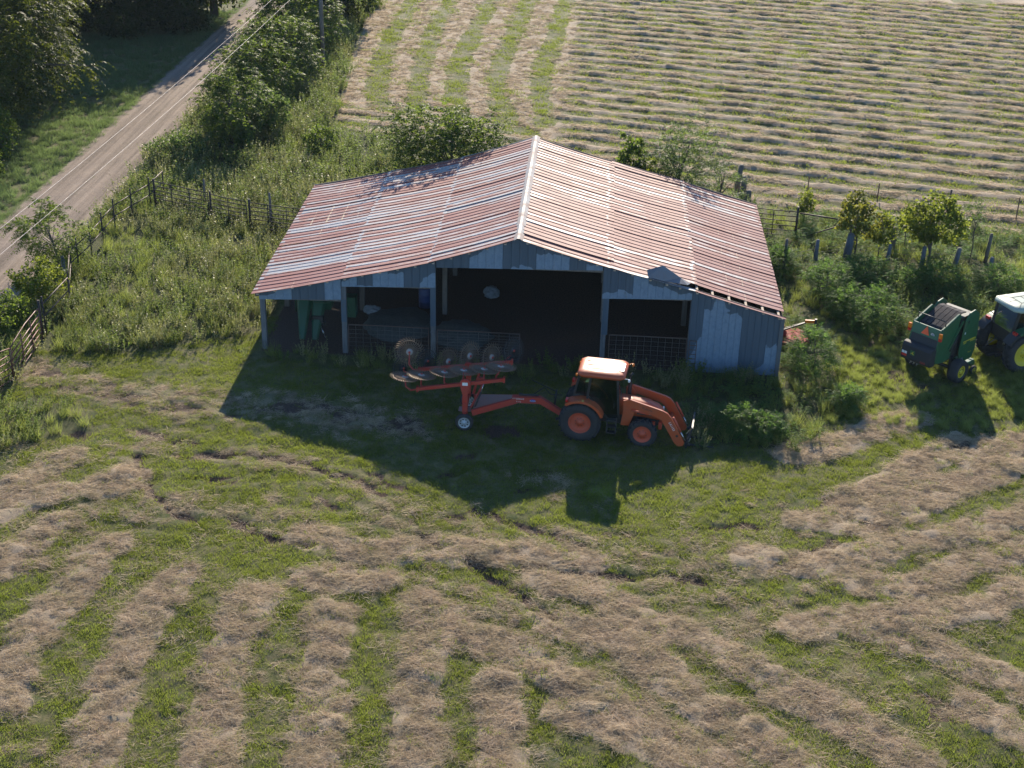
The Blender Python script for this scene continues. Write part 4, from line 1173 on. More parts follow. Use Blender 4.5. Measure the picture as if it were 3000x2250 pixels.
    def tine_wheel(c, nrm, s=1.0, barp=None, dark=False):
        e = empty('rake_wheel', W(*c), 0, K)
        q = Vector(nrm).to_track_quat('Z', 'Y'); e.rotation_mode = 'QUATERNION'; e.rotation_quaternion = q; e.scale = (s, s, s)
        link('tines', tm2 if dark else tm, None, e); link('hub_disc', hm2 if dark else hm, None, e); link('hub_cap', cap, None, e)
        if barp is not None:
            b = Vector(barp); cc = Vector(c); m = (b + cc) / 2 + Vector((-.22, 0, -.16))
            MB().tube([W(*b), W(*(b * .6 + m * .4 + Vector((-.1, 0, -.1)))), W(*m), W(*(m * .3 + cc * .7 + Vector((0, 0, -.08)))), W(*cc)], .032, 8).build('wheel_arm', M_RED, K)
    for k, (x, z) in enumerate(((-3.75, 1.68), (-3.15, 1.79), (-2.3, 1.95), (-1.6, 2.07), (-.85, 2.16), (-.25, 2.30))):
        t = (x + 3.25) / 3.15
        tine_wheel((x, -5.25, z), (.10, .12, 1), 1.0, (max(-3.2, min(-.15, x + .45)), -5.62, 1.42 + .55 * max(0, min(1, t + .14))))
    for k, (x, y, z) in enumerate(((-3.75, -4.0, 2.1), (-3.1, -3.95, 1.74), (-4.0, -4.0, 1.42), (-2.3, -4.0, 1.78), (-1.5, -4.0, 2.06), (-.68, -4.0, 2.05), (.10, -3.9, 2.32))):
        bx = max(-3.3, min(.05, x + .1))
        tine_wheel((x, y, z), ((.75, -.65, .25) if k not in (0,) else (.1, -1, .25)), 1.0, (bx, -4.3, 1.55 + .5 * (bx + 3.35) / 3.45), k in (1, 2, 6))
rake()

# ---- round baler
def baler():
    B = setp(empty('round_baler', (16.72, .72, gz1(16.7, .7)), math.radians(45)), 'green round baler with black belts and orange warning triangle at its back', 'baler')
    for s in (-1, 1): wheel(B, (.15, s * .98, .48), .48, .24, .42, M_YELLOW, s, 0, dish=.3, hub=.08)
    MB().tube([(.15, -.85, .48), (.15, .85, .48)], .07, 8).bar((.15, -.6, .48), (.2, -.6, 1.0), .12, .12).bar((.15, .6, .48), (.2, .6, 1.0), .12, .12).build('axle', M_BLACK, B)
    hw = .62
    tail = [(-1.05, .98), (-1.16, 1.3), (-1.10, 1.75), (-.98, 2.36), (-.9, 2.42), (.15, 2.80), (.30, 2.7), (.12, 1.6), (-.1, .98), (-.5, .9)]
    for s in (-1, 1):
        MB().prism(tail, s * hw - .03, s * hw + .03).build('tailgate_side', M_GREEN, B, bevel=.012)
        MB().prism([(-.98, 2.34), (-.92, 2.40), (.12, 2.775), (.12, 2.70)], s * hw - .05, s * hw + .05).build('top_rail', M_GREEN, B)
        MB().prism([(.45, .78), (.38, 1.2), (.52, 2.45), (.75, 2.72), (1.1, 2.78), (1.42, 2.55), (1.50, 1.9), (1.52, .95), (1.38, .62), (.9, .6), (.75, .82)], s * .74 - .035, s * .74 + .035).build('side_shield', M_GREEN, B, bevel=.02)
        MB().bar((-.28, s * .68, 1.42), (.42, s * .7, 2.45), .06, .07).build('tailgate_link', M_GREEN, B)
        mb = MB(); mb.tube([(-.2, s * .69, 1.30), (.2, s * .69, 1.9)], .035, 8); mb.build('tailgate_cylinder', M_BLACK, B)
        MB().box((-1.08, s * (hw + .08), 2.22), (.08, .12, .2)).build('amber_light', M_AMBER, B)
        MB().box((-1.08, s * (hw + .08), 2.06), (.08, .12, .12)).build('red_light', M_REDLENS, B)
    MB().box((.3, 0, 1.5), (1.3, 1.16, 1.3)).box((.85, 0, 1.7), (.9, 1.2, 1.7)).build('bale_chamber', M_BLACK, B)
    MB().add([(-1.15, -.59, 1.62), (-1.15, .59, 1.62), (-1.02, .59, 2.0), (-1.02, -.59, 2.0)], [(0, 1, 2, 3)]).build('belt_window', M_BLACK, B)
    MB().prism([(-1.10, 2.0), (-.985, 2.40), (-.94, 2.40), (-1.05, 2.0)], -.62, .62).build('rear_panel', M_GREEN, B)
    for k in range(5):                                                # wide rubber belts over the top
        y = -.44 + k * .22
        MB().prism([(-.86, 2.16), (-.6, 2.36), (.1, 2.62), (.5, 2.74), (.8, 2.70), (.8, 2.66), (.5, 2.69), (.1, 2.57), (-.6, 2.31), (-.86, 2.1)], y - .098, y + .098).build('belt', M_RUBB2, B)
    MB().tube([(-.72, -.62, 2.50), (-.72, -.62, 2.70), (-.72, .62, 2.70), (-.72, .62, 2.50)], .022, 8).build('guard_rail', M_BLACK, B)
    # black net box at the back
    prof = [(-1.12, .92), (-1.46, .95), (-1.52, 1.05), (-1.48, 1.55), (-1.42, 1.66), (-1.25, 1.70), (-1.12, 1.62)]
    MB().prism(prof, -.66, .66).build('net_cover', M_PLAST, B, bevel=.03)
    MB().box((-1.505, .14, 1.32), (.012, .2, .2)).build('emblem_plate', M_GREEN, B)
    em = MB(); em.prism([(-.07, -.06), (-.02, .0), (-.04, .06), (-.015, .065), (.0, .01), (.06, -.01), (.075, -.035), (.0, -.02), (-.04, -.065)], -.006, .006, axis='x')
    em.build('emblem', M_YELLOW, B, (-1.518, .14, 1.32))
    for yy, mm, zz, hh in ((.56, M_WHITE, 1.26, .1), (.44, M_WHITE, 1.26, .1), (.5, M_REDLENS, 1.15, .09)):
        MB().box((-1.515, yy, zz), (.012, .1 if mm is M_WHITE else .22, hh)).build('reflector', mm, B)
    MB().box((-1.51, -.36, 1.08), (.012, .24, .06)).build('reflector', M_REDLENS, B)
    t = MB(); t.add([(-1.115, .16, 2.08), (-1.115, -.2, 2.08), (-1.01, -.02, 2.40), (-1.095, .16, 2.07), (-1.095, -.2, 2.07), (-.99, -.02, 2.39)], [(0, 2, 1), (3, 4, 5), (0, 1, 4, 3), (1, 2, 5, 4), (2, 0, 3, 5)])
    t.build('warning_triangle', M_SMV, B)
    sg = MB().lathe([(.001, 0), (.085, 0), (.085, .008)], n=18, axis='x').build('round_sticker', M_WHITE, B, (-1.075, -.34, 2.16)); sg.rotation_euler = (0, math.radians(14), PI); 
    text('sticker_lettering', '30', .085, paint('sticker_blue', (.08, .1, .3), .5, 0), B, (-1.088, -.34, 2.16), (PI / 2, 0, -PI / 2))
    for s in (-1,):
        MB().box((.98, s * .778, 1.52), (.85, .006, .035)).box((1.24, s * .7785, 1.46), (.38, .006, .09)).build('yellow_stripe', M_YELLOW, B)
        text('stripe_lettering', 'JOHN DEERE', .07, M_GREEN, B, (1.24, s * .784, 1.455), (PI / 2, 0, 0)); text('model_lettering', '460M', .09, M_YELLOW, B, (.68, s * .778, 1.44), (PI / 2, 0, 0)); text('model_lettering', 'Precutter', .06, M_YELLOW, B, (1.15, s * .778, .95), (PI / 2, 0, 0))
        MB().lathe([(.001, -.778), (.06, -.778), (.06, -.77)], (.72, 0, 2.35), n=14).build('shield_badge', M_BLACK, B)
        MB().box((.58, s * .778, 1.9), (.06, .008, .09)).build('decal', M_WHITE, B)
    MB().box((1.35, 0, .42), (.5, 1.6, .12)).tube([(1.45, -.85, .35), (1.45, .85, .35)], .14, 10).build('pickup', M_GREEN, B)
    for s in (-1, 1): wheel(B, (1.25, s * 1.02, .19), .19, .10, .12, M_YELLOW, s, 0, dish=.3, hub=.03, name='gauge_wheel')
    MB().bar((1.4, 0, .75), (2.75, 0, .5), .22, .2, w2=.1, h2=.12).build('drawbar', M_GREEN, B)
    mb = MB()
    for k in range(9): mb.tube([(-1.0, .45 - .05 * k, .95), (-1.03, .45 - .05 * k + .02, .62 + .05 * (k % 3))], .008, 4)
    mb.build('twine_strands', M_WHITE, B)
    MB().bar((-1.0, -.3, .92), (-.85, -.3, .55), .2, .03).build('kicker', M_YELLOW, B)
baler()

# ---- green tractor, cut by the right edge of the photograph
def green_tractor():
    T = setp(empty('cab_tractor', (19.95, 2.15, gz1(19.9, 2.1)), math.radians(24)), 'green tractor with pale roof and yellow wheels hitched before the baler', 'tractor')
    for s in (-1, 1):
        wheel(T, (0, s * .86, .84), .84, .52, .46, M_YELLOW, s, 22, dish=.55, hub=.1)
        wheel(T, (2.5, s * .8, .62), .62, .38, .36, M_YELLOW, s, 20, dish=.4, hub=.1)
    mb = MB(); mb.box((.2, 0, .9), (1.2, .5, .55)); mb.box((1.6, 0, .9), (2.2, .44, .5)); mb.tube([(0, -.8, .84), (0, .8, .84)], .13, 10); mb.tube([(2.5, -.7, .62), (2.5, .7, .62)], .09, 8); mb.bar((-.4, 0, .5), (-1.0, 0, .48), .12, .08)
    mb.bar((-.3, -.34, .6), (-.95, -.4, .62), .06, .1); mb.bar((-.3, .34, .6), (-.95, .4, .62), .06, .1); mb.tube([(-.45, .12, 1.0), (-.8, .2, 1.15), (-1.1, .1, .9)], .02, 6); mb.tube([(-.45, -.1, 1.1), (-.8, -.1, 1.25), (-1.2, 0, .9)], .02, 6)
    mb.build('chassis', M_BLACK, T)
    mb = MB()
    for y, z in ((.1, 1.15), (.2, 1.05), (-.1, 1.2), (-.2, 1.0)): mb.box((-.45, y, z), (.08, .06, .06))
    mb.build('couplers', M_CHROME, T)
    def ring(x, zt, zb, w, cr):
        return [(x, -w, zb), (x, -w, zt - cr), (x, -w + cr * .6, zt - cr * .25), (x, -w * .35, zt), (x, w * .35, zt), (x, w - cr * .6, zt - cr * .25), (x, w, zt - cr), (x, w, zb)]
    MB().loft([ring(1.3, 1.75, 1.1, .4, .16), ring(2.2, 1.68, 1.1, .38, .16), ring(2.9, 1.55, 1.05, .34, .15), ring(3.15, 1.3, 1.0, .3, .12)], smooth=True).build('hood', M_GREEN, T)
    for s in (-1, 1):
        for p, q in (((1.4, s * .62, 1.0), (1.15, s * .7, 2.55)), ((.3, s * .74, 1.55), (.32, s * .72, 2.55)), ((-.5, s * .62, 1.62), (-.35, s * .66, 2.55))): MB().bar(p, q, .1, .09, up=(0, 1, 0)).build('pillar', M_BLACK, T)
        MB().prism([(.34, 1.62), (.36, 2.5), (1.14, 2.5), (1.3, 1.05), (.8, 1.0)], s * .69, s * .70).build('door_glass', M_GLASS, T)
        MB().prism([(-.46, 1.66), (-.34, 2.5), (.28, 2.5), (.28, 1.6)], s * .67, s * .68).build('quarter_glass', M_GLASS, T)
        fender(T, s * .6, s * 1.06, 1.02, M_GREEN, 25, 118, .86)
        fender(T, s * .6, s * 1.06, 1.02, M_PLAST, 118, 152, .86, name='fender_tail')
        MB().box((-.56, s * .86, 1.73), (.1, .22, .12)).build('tail_lamp', M_REDLENS, T)
        MB().box((-.60, s * .86, 1.62), (.06, .16, .07)).build('tail_reflector', M_WHITE, T)
    MB().add([(-.52, -.58, 1.64), (-.52, .58, 1.64), (-.36, .62, 2.5), (-.36, -.62, 2.5)], [(0, 1, 2, 3)]).build('rear_window', M_GLASS, T)
    MB().add([(1.42, -.58, 1.6), (1.42, .58, 1.6), (1.17, .62, 2.5), (1.17, -.62, 2.5)], [(0, 1, 2, 3)]).build('windscreen', M_GLASS, T)
    MB().box((.5, 0, 1.08), (1.7, 1.2, .12)).box((-.42, 0, 1.38), (.18, 1.2, .5)).build('cab_floor', M_BLACK, T)
    MB().box((.3, 0, 1.5), (.5, .5, .16)).box((.06, 0, 1.85), (.13, .5, .66)).build('seat', M_SEAT, T)
    MB().tube([(1.2, 0, 1.2), (.95, 0, 1.8)], .035, 8).lathe([(.185, -.01), (.2, .0), (.185, .01), (.17, 0), (.185, -.01)], (.93, 0, 1.82), axis='z', n=16).build('steering_wheel', M_BLACK, T)
    MB().box((-.3, -.2, 1.75), (.04, .3, .16)).build('monitor', M_WHITE, T)
    def rr(z, a, b, w, c=.2): return [(a + c, -w, z), (b - c, -w, z), (b, -w + c, z), (b, w - c, z), (b - c, w, z), (a + c, w, z), (a, w - c, z), (a, -w + c, z)]
    rf = MB().loft([rr(2.52, -.5, 1.35, .72), rr(2.58, -.62, 1.5, .82), rr(2.68, -.60, 1.48, .80), rr(2.75, -.42, 1.3, .62), rr(2.77, -.2, 1.1, .4)], smooth=True).build('cab_roof', M_CREAM, T)
    for a, b in (((-.42, -.62), (-.05, -.3)), ((-.42, .62), (-.05, .3)), ((-.05, -.3), (-.05, .3)), ((-.05, -.3), (.8, -.3)), ((-.05, .3), (.8, .3)), ((.8, -.3), (1.25, -.6)), ((.8, .3), (1.25, .6)), ((.8, -.3), (.8, .3)), ((.35, -.3), (.35, .3)), ((-.42, 0), (-.05, 0))):
        za = 2.775 if abs(a[1]) < .5 and -.3 < a[0] < 1.1 else 2.755
        zb_ = 2.775 if abs(b[1]) < .5 and -.3 < b[0] < 1.1 else 2.755
        MB().bar((a[0], a[1], za), (b[0], b[1], zb_), .022, .012).build('roof_seam', M_BLACK, rf)
    MB().tube([(1.25, .72, 2.2), (1.4, 1.02, 2.25)], .014, 6).box((1.42, 1.05, 2.05), (.03, .16, .34)).build('mirror', M_BLACK, T)
    MB().bar((-.42, .6, 1.9), (-.75, .62, 2.15), .04, .03).build('antenna', M_BLACK, T)
green_tractor()

# ---- red rotary mower behind the barn's right wall
M_MOWRED = paint('faded_red_deck', (.26, .03, .022), .75, .4, (.16, .07, .05), spec=.2)
def mower():
    K = setp(empty('rotary_mower', (11.1, 3.0, gz1(11.1, 3.0))), 'red rotary mower half hidden behind the right barn wall', 'mower')
    MB().loft([[(-1.0, -.75, .2), (.55, -.75, .2), (.95, -.3, .2), (.95, .45, .2), (.55, .85, .2), (-1.0, .85, .2)], [(-1.0, -.75, .38), (.52, -.75, .38), (.9, -.28, .38), (.9, .43, .38), (.52, .82, .38), (-1.0, .82, .38)]]).build('deck', M_MOWRED, K, bevel=.02)
    MB().lathe([(.2, .38), (.2, .55), (.12, .62), (.001, .63)], (-.2, 0, 0), axis='z', n=14).build('gearbox', M_MOWRED, K)
    MB().bar((-.5, -.3, .38), (-.2, -.3, .95), .06, .1).bar((-.5, .3, .38), (-.2, .3, .95), .06, .1).bar((-.2, -.35, .92), (-.2, .35, .92), .08, .08).build('hitch_frame', M_MOWRED, K)
    MB().bar((-.2, 0, .6), (.75, .1, .95), .06, .06).bar((-.2, .25, .55), (.75, .15, .95), .04, .05).build('tail_arm', M_BLACK, K)
    MB().box((.92, .1, 1.02), (.42, .06, .12)).build('warning_light', M_AMBER, K)
    MB().bar((1.15, .1, .8), (1.15, .1, 1.14), .1, .1).build('bracket', M_BLACK, K)
    MB().lathe([(.1, -.07), (.24, -.07), (.24, .07), (.1, .07), (.1, -.07)], (.95, .1, .24), n=18).build('tail_wheel', M_RUBBER, K)
mower()

# ---------------------------------------------------------------- fences, gates, posts
M_RUSTPIPE = paint('rusty_pipe', (.06, .032, .026), .6, .5, (.05, .03, .025), .1)
M_DARKPIPE = paint('dark_brown_pipe', (.028, .02, .018), .65, .4, (.06, .035, .028), .1)
M_GATERED = paint('faded_red_gate', (.12, .03, .028), .5, .4, (.12, .06, .05), .1)
M_WIRE = paint('old_fence_wire', (.11, .105, .10), .6, .3, (.1, .06, .04), .3)
M_TPOST = paint('rusty_steel_post', (.10, .06, .045), .6, .4, (.2, .09, .05))

def gate(name, label, p, q, h, z0, nr, mat, ups=(.0, .33, .66, 1.0), cat='gate', r=.024, peak=0.0, post_p=False, post_q=False, ph=1.65):
    E_ = setp(empty(name, (p[0], p[1], gz1(*p))), label, cat)
    d = Vector((q[0] - p[0], q[1] - p[1], 0)); dz = gz1(*q) - gz1(*p)
    for k in range(nr):
        z = z0 + (h - z0) * k / (nr - 1)
        pk = peak if k == nr - 1 else 0
        pts = [(0, 0, z), (d.x * .12, d.y * .12, z + pk * .5), (d.x * .5, d.y * .5, z + pk + dz * .5), (d.x * .88, d.y * .88, z + pk * .5 + dz * .9), (d.x, d.y, z + dz)] if pk else [(0, 0, z), (d.x * .5, d.y * .5, z + dz * .5 - .01), (d.x, d.y, z + dz)]
        MB().tube(pts, r, 7).build('rail', mat, E_)
    for t in ups:
        MB().tube([(d.x * t, d.y * t, z0 + dz * t), (d.x * t, d.y * t, h + dz * t)], r, 7).build('upright', mat, E_)
    for on, t in ((post_p, 0.0), (post_q, 1.0)):
        if on: MB().tube([(d.x * t, d.y * t + .07, -.3), (d.x * t, d.y * t + .07, ph)], .055, 8).build('gate_post', M_DARKPIPE, E_)
    return E_
gate('pipe_gate', 'faded red pipe gate hung on the post at the corral corner', (-19.25, -.35), (-18.97, -4.0), 1.42, .15, 6, M_GATERED, peak=.14, post_p=True, ph=1.75)
gate('pipe_gate', 'faded red pipe gate running out of the left edge', (-18.98, -4.12), (-20.3, -8.0), 1.42, .15, 6, M_GATERED, ups=(0, .2, .5, 1), peak=.14)
gate('corral_panel', 'dark pipe corral panel starting at the far corral corner', (-19.15, 15.15), (-16.05, 13.85), 1.55, .25, 7, M_DARKPIPE, cat='fence panel', post_p=True)
gate('corral_panel', 'dark pipe corral panel in the middle of the back fence', (-15.95, 13.8), (-13.95, 12.98), 1.5, .25, 7, M_DARKPIPE, cat='fence panel', ups=(0, .5, 1), post_p=True)
gate('corral_panel', 'dark pipe corral panel running behind the barn eave', (-13.8, 12.92), (-10.9, 12.3), 1.5, .25, 7, M_DARKPIPE, cat='fence panel', post_p=True)
gate('pipe_gate', 'brown pipe gate just right of the barn roof', (10.75, 15.6), (12.86, 15.36), 1.45, .2, 6, M_RUSTPIPE, ups=(0, .45, 1), post_q=True)

def pipe_fence():
    F = setp(empty('pipe_fence', (-19.7, 8, 0)), 'rusty pipe fence along the dirt road side of the corral', 'fence')
    P = [(-19.3, .2), (-19.25, 3.0), (-20.2, 5.95), (-20.15, 6.7), (-20.05, 8.2), (-20.1, 10.0), (-20.15, 11.9), (-19.8, 13.5), (-19.38, 15.15), (-19.3, 17.2)]
    L = lambda x, y, z: (x + 19.7, y - 8, z)
    for i, (x, y) in enumerate(P):
        MB().tube([L(x, y, -.3), L(x, y, 1.75 if i not in (1, 9) else 1.4)], .036, 8).build('post', M_DARKPIPE, F)
    for a, b in zip(P[:-1], P[1:]):
        for z in (.85, 1.4):
            MB().tube([L(a[0], a[1], z), L((a[0] + b[0]) / 2, (a[1] + b[1]) / 2, z), L(b[0], b[1], z)], .028, 7).build('rail', M_RUSTPIPE, F)
pipe_fence()

def wood_post(x, y, h, r, label, lean=(0, 0), mat=None, cat='fence post', grp='wooden posts of the wire fences', cap=False):
    r_ = random.Random(int(x * 100 + y * 10))
    pts = [(0, 0, -.3), (lean[0] * .5 + r_.uniform(-.02, .02), lean[1] * .5, h * .5), (lean[0], lean[1], h)]
    mb = MB().tube(pts, [r * 1.1, r, r * .85], 9)
    mb.lathe([(r * .85, 0), (r * .6, .03), (.001, .035)], (lean[0], lean[1], h), axis='z', n=9)
    o = mb.build('fence_post', mat or M_POST, None, (x, y, gz1(x, y)))
    return setp(o, label, cat, grp)
wood_post(11.77, 10.5, 1.75, .075, 'slim dark fence post nearest the barn eave', mat=M_DARKPOST)
wood_post(13.33, 11.4, 1.45, .1, 'grey fence post between the barn eave and the thick leaning post')
wood_post(14.9, 12.35, 1.5, .19, 'thick leaning grey fence post beside the tall yellowish sapling', lean=(.12, 0))
wood_post(16.72, 12.0, 1.2, .1, 'grey fence post left of the round crowned sapling', lean=(.1, .05))
wood_post(17.4, 14.2, 1.25, .13, 'brown fence post with pipe braces behind the saplings', mat=M_DARKPOST)
wood_post(18.25, 11.55, 1.3, .11, 'grey fence post against the stem of the round crowned sapling', lean=(.04, 0))
wood_post(19.75, 11.5, 1.35, .12, 'leaning grey fence post right of the round crowned sapling', lean=(.12, 0))
wood_post(21.65, 13.3, 1.45, .09, 'dark slim fence post behind the baler and green tractor', mat=M_DARKPOST, lean=(.08, 0))
wood_post(21.45, 11.6, .9, .1, 'short grey fence post above the baler')
wood_post(10.45, 21.9, 1.55, .15, 'tall blackened post at the field edge behind the barn roof', mat=M_DARKPOST, lean=(.15, 0))
wood_post(10.7, 20.9, 1.15, .16, 'blackened post just in front of the tall one behind the roof', mat=M_DARKPOST)
wood_post(10.98, 20.6, .5, .15, 'short blackened stump post at the barn roof corner', mat=M_DARKPOST)
wood_post(-16.7, 15.6, 1.6, .06, 'thin dark post standing in weeds behind the corral panels', mat=M_DARKPOST)
wood_post(-12.85, 13.3, 1.9, .07, 'tall dark post at the corral panels near the barn eave', mat=M_DARKPOST)
wood_post(-20.45, 5.7, 1.25, .09, 'grey post paired with the road fence beside the young sumac')

def t_post(x, y, h, label):
    mb = MB().box((0, 0, h / 2 - .15), (.055, .02, h + .3)).box((0, .03, h / 2 - .15), (.015, .045, h + .3))
    return setp(mb.build('steel_post', M_TPOST, None, (x, y, gz1(x, y))), label, 'fence post', 'steel posts along the hay field edge')
t_post(14.3, 22.4, .9, 'thin steel fence post at the field edge nearest the barn')
t_post(17.86, 21.5, 1.0, 'thin steel fence post at the field edge left of the stout one')
t_post(24.6, 19.4, 1.2, 'thin steel fence post at the field edge by the right border')
o = setp(MB().tube([(0, 0, -.3), (0, 0, 1.55)], .05, 8).build('steel_post', M_TPOST, None, (21.1, 19.4, gz1(21.1, 19.4))), 'stout round steel post at the field edge above the round crowned sapling', 'fence post', 'steel posts along the hay field edge')

def brace():
    B = setp(empty('fence_brace', (15.2, 15, 0)), 'brown pipe brace with top rail and slanting struts right of the gate', 'fence brace')
    L = lambda x, y, z: (x - 15.2, y - 15, z)
    MB().tube([L(12.95, 15.35, 1.35), L(15.4, 14.95, 1.2)], .04, 7).build('top_rail', M_RUSTPIPE, B)
    MB().tube([L(13.15, 15.3, .1), L(15.4, 14.95, 1.15)], .035, 7).build('strut', M_RUSTPIPE, B)
    MB().tube([L(15.6, 14.9, .95), L(16.9, 14.9, .1)], .035, 7).build('strut', M_RUSTPIPE, B)
    MB().tube([L(15.45, 14.95, -.2), L(15.45, 14.95, 1.25)], .05, 8).build('post', M_RUSTPIPE, B)
brace()

def wire_run(label, P, zs):
    E_ = setp(empty('wire_fence', (P[0][0], P[0][1], 0)), label, 'wire fence')
    for z in zs:
        pts = []
        for (a, b), (c, d) in zip(P[:-1], P[1:]):
            for t in (0, .5): pts.append((a + (c - a) * t - P[0][0], b + (d - b) * t - P[0][1], z + gz1(a + (c - a) * t, b + (d - b) * t) - (.03 if t else 0)))
        pts.append((P[-1][0] - P[0][0], P[-1][1] - P[0][1], z))
        MB().tube(pts, .006, 4, cap=False).build('wire', M_WIRE, E_)
wire_run('thin wire fence strung between the grey wooden posts right of the barn', [(11.77, 10.6), (13.33, 11.5), (14.9, 12.45), (16.75, 12.1), (18.25, 11.65), (19.8, 11.6), (21.45, 11.7)], (.3, .55, .8, 1.0))
wire_run('thin wire fence strung between the steel posts at the field edge', [(10.7, 20.9), (14.3, 22.42), (17.86, 21.52), (21.1, 19.42), (24.6, 19.42), (34, 17.4)], (.35, .6, .85))

# ---------------------------------------------------------------- power line
def pole(x, y, h, label):
    P = setp(empty('utility_pole', (x, y, gz1(x, y))), label, 'utility pole', 'poles of the power line')
    MB().tube([(0, 0, -.5), (0, 0, h * .5), (0, 0, h)], [.16, .14, .11], 12).build('shaft', M_DARKPOST, P)
    MB().bar((-.62, .14, h - .42), (.62, .14, h - .42), .1, .12).build('crossarm', M_DARKPOST, P)
    for s in (-.52, .52):
        MB().lathe([(.02, 0), (.055, .04), (.03, .07), (.055, .1), (.02, .14)], (s, .14, h - .36), axis='z', n=10).build('insulator', M_WHITE, P)
pole(-15.68, 42.3, 7.6, 'tall dark utility pole between the roadside trees and the hay field')
pole(-17.95, -24.0, 7.6, 'dark utility pole beyond the left edge of the near yard')
M_CABLE = paint('aluminium_cable', (.36, .33, .32), .5, .1, metallic=.3)
for s, lab in ((-.52, 'left hand power line sagging across the dirt road'), (.52, 'right hand power line sagging over the corral fence')):
    a = Vector((-15.68 + s, 42.44, 7.36)); b = Vector((-17.95 + s, -23.86, 7.36))
    pts = [a + (b - a) * t - Vector((0, 0, .45 * 4 * t * (1 - t))) for t in np.linspace(0, 1, 25)]
    setp(MB().tube(pts, .007, 6).build('power_line', M_CABLE), lab, 'power line', 'wires of the power line')

# ---------------------------------------------------------------- things in the barn
def wire_panel(label, x0, x1, y, h, nz, nxw, lean=.05):
    E_ = setp(empty('wire_hurdle', (x0, y, .0)), label, 'wire hurdle', 'wire livestock panels in the barn front')
    L = x1 - x0; r_ = random.Random(int(x0 * 10))
    for k in range(nz):
        z = .06 + (h - .06) * k / (nz - 1)
        MB().tube([(0, lean * z, z), (L * .5, lean * z + .04, z + r_.uniform(-.02, .02)), (L, lean * z, z)], .008, 4, cap=False).build('wire', M_WIRE, E_)
    for k in range(nxw):
        x = L * k / (nxw - 1)
        MB().tube([(x, .01, .03), (x, .01 + lean * h, h)], .008, 4, cap=False).build('wire', M_WIRE, E_)
    for x in (0, L): MB().tube([(x, .02, 0), (x, .02 + lean * h, h + .04)], .018, 6).build('frame_tube', M_TPOST, E_)
    MB().tube([(0, .02 + lean * h, h + .03), (L, .02 + lean * h, h + .03)], .016, 6).build('frame_tube', M_TPOST, E_)
wire_panel('wire panel closing the bay beside the green corn head', -6.72, -3.5, -.2, 1.3, 8, 12)
wire_panel('wire panel across the left part of the middle bay', -3.15, .15, -.2, 1.25, 11, 9)
wire_panel('wire panel closing the bay left of the solid front wall', 3.7, 6.75, -.22, 1.42, 8, 12)
gate('narrow_gate', 'narrow dark ladder shaped gate against the solid front wall', (6.86, -.28), (7.14, -.28), 1.42, .05, 8, M_TPOST, ups=(0, 1), r=.014)

def corn_head():
    K = setp(empty('corn_head', (-8.55, 1.6, 0)), 'green two snouted corn head stored in the left barn bay', 'corn head')
    M_DG = paint('dull_green_paint', (.012, .075, .035), .5, .4, (.04, .05, .035))
    for sx, w in ((-.32, .34), (.30, .34)):
        rings = []
        for t in (0, .25, .6, .9, 1.0):
            z = 1.55 - 1.45 * t; ww = w * (1 - .62 * t); y = .25 - 1.05 * t; d = .35 * (1 - .75 * t)
            cx_ = sx * (1 - .15 * t)
            rings.append([(cx_ - ww, y, z), (cx_ - ww * .6, y - d * .5, z + .06), (cx_ + ww * .6, y - d * .5, z + .06), (cx_ + ww, y, z), (cx_ + ww * .7, y + d, z), (cx_ - ww * .7, y + d, z)])
        MB().loft(rings, smooth=False).build('snout', M_DG, K, bevel=.02)
    MB().loft([[(-.2, .3, 1.0), (.75, .3, 1.0), (.75, .9, 1.0), (-.2, .9, 1.0)], [(-.3, .15, 1.75), (.85, .15, 1.75), (.85, 1.1, 1.75), (-.3, 1.1, 1.75)]]).build('hopper', M_DG, K, bevel=.02)
    MB().tube([(-.75, .2, 1.85), (.95, .2, 1.9), (1.25, .1, 2.0), (1.45, -.1, 1.75), (1.62, -.3, 1.2)], .035, 8).tube([(-.7, .2, 1.85), (-.7, .25, .9)], .03, 8).tube([(.0, .1, 1.85), (.0, 0, 1.2)], .03, 8).tube([(.1, 0, 1.45), (.75, -.1, 1.48), (1.0, 0, 1.85)], .028, 8).build('frame_tubes', M_DG, K)
    MB().box((.32, -.25, .85), (.4, .3, .3)).lathe([(.07, -.2), (.07, .2)], (.05, -.3, .88), n=10).box((.35, -.2, .62), (.5, .2, .1)).build('gearbox', M_BLACK, K)
    MB().tube([(.36, -.3, .58), (.24, -.5, .08)], .02, 6).tube([(.4, -.3, .58), (.62, -.45, .08)], .02, 6).build('stand_legs', M_CHROME, K)
    MB().box((1.4, 1.0, .95), (.6, .5, .9)).build('side_box', M_DG, K, bevel=.02)
corn_head()

def lumpy(name, loc, size, mat, label, cat, seed, grp=None, kind=None):
    bm = bmesh.new(); bmesh.ops.create_icosphere(bm, subdivisions=4, radius=1)
    for v in bm.verts:
        c = v.co.copy(); n = float(fbm(np.array([c.x * 1.7 + seed]), np.array([c.y * 1.7 + c.z * 1.3]), seed)[0]) + .35 * float(vn(np.array([c.x * 6 + seed]), np.array([c.y * 6 + c.z * 5]), seed)[0])
        v.co = Vector((c.x * size[0], c.y * size[1], max(c.z, -.3) * size[2])) * (.65 + .55 * n)
    me = bpy.data.meshes.new(name); bm.to_mesh(me); bm.free()
    me.polygons.foreach_set('use_smooth', [True] * len(me.polygons))
    o = link(name, me, mat, None, loc)
    return setp(o, label, cat, grp, kind)
M_OLDHAY = paint('old_grey_hay', (.075, .08, .07), .9, .7, (.03, .03, .03), scale=14)
M_SACK = paint('white_woven_sack', (.22, .24, .25), .6, .6, (.08, .08, .08), scale=5)
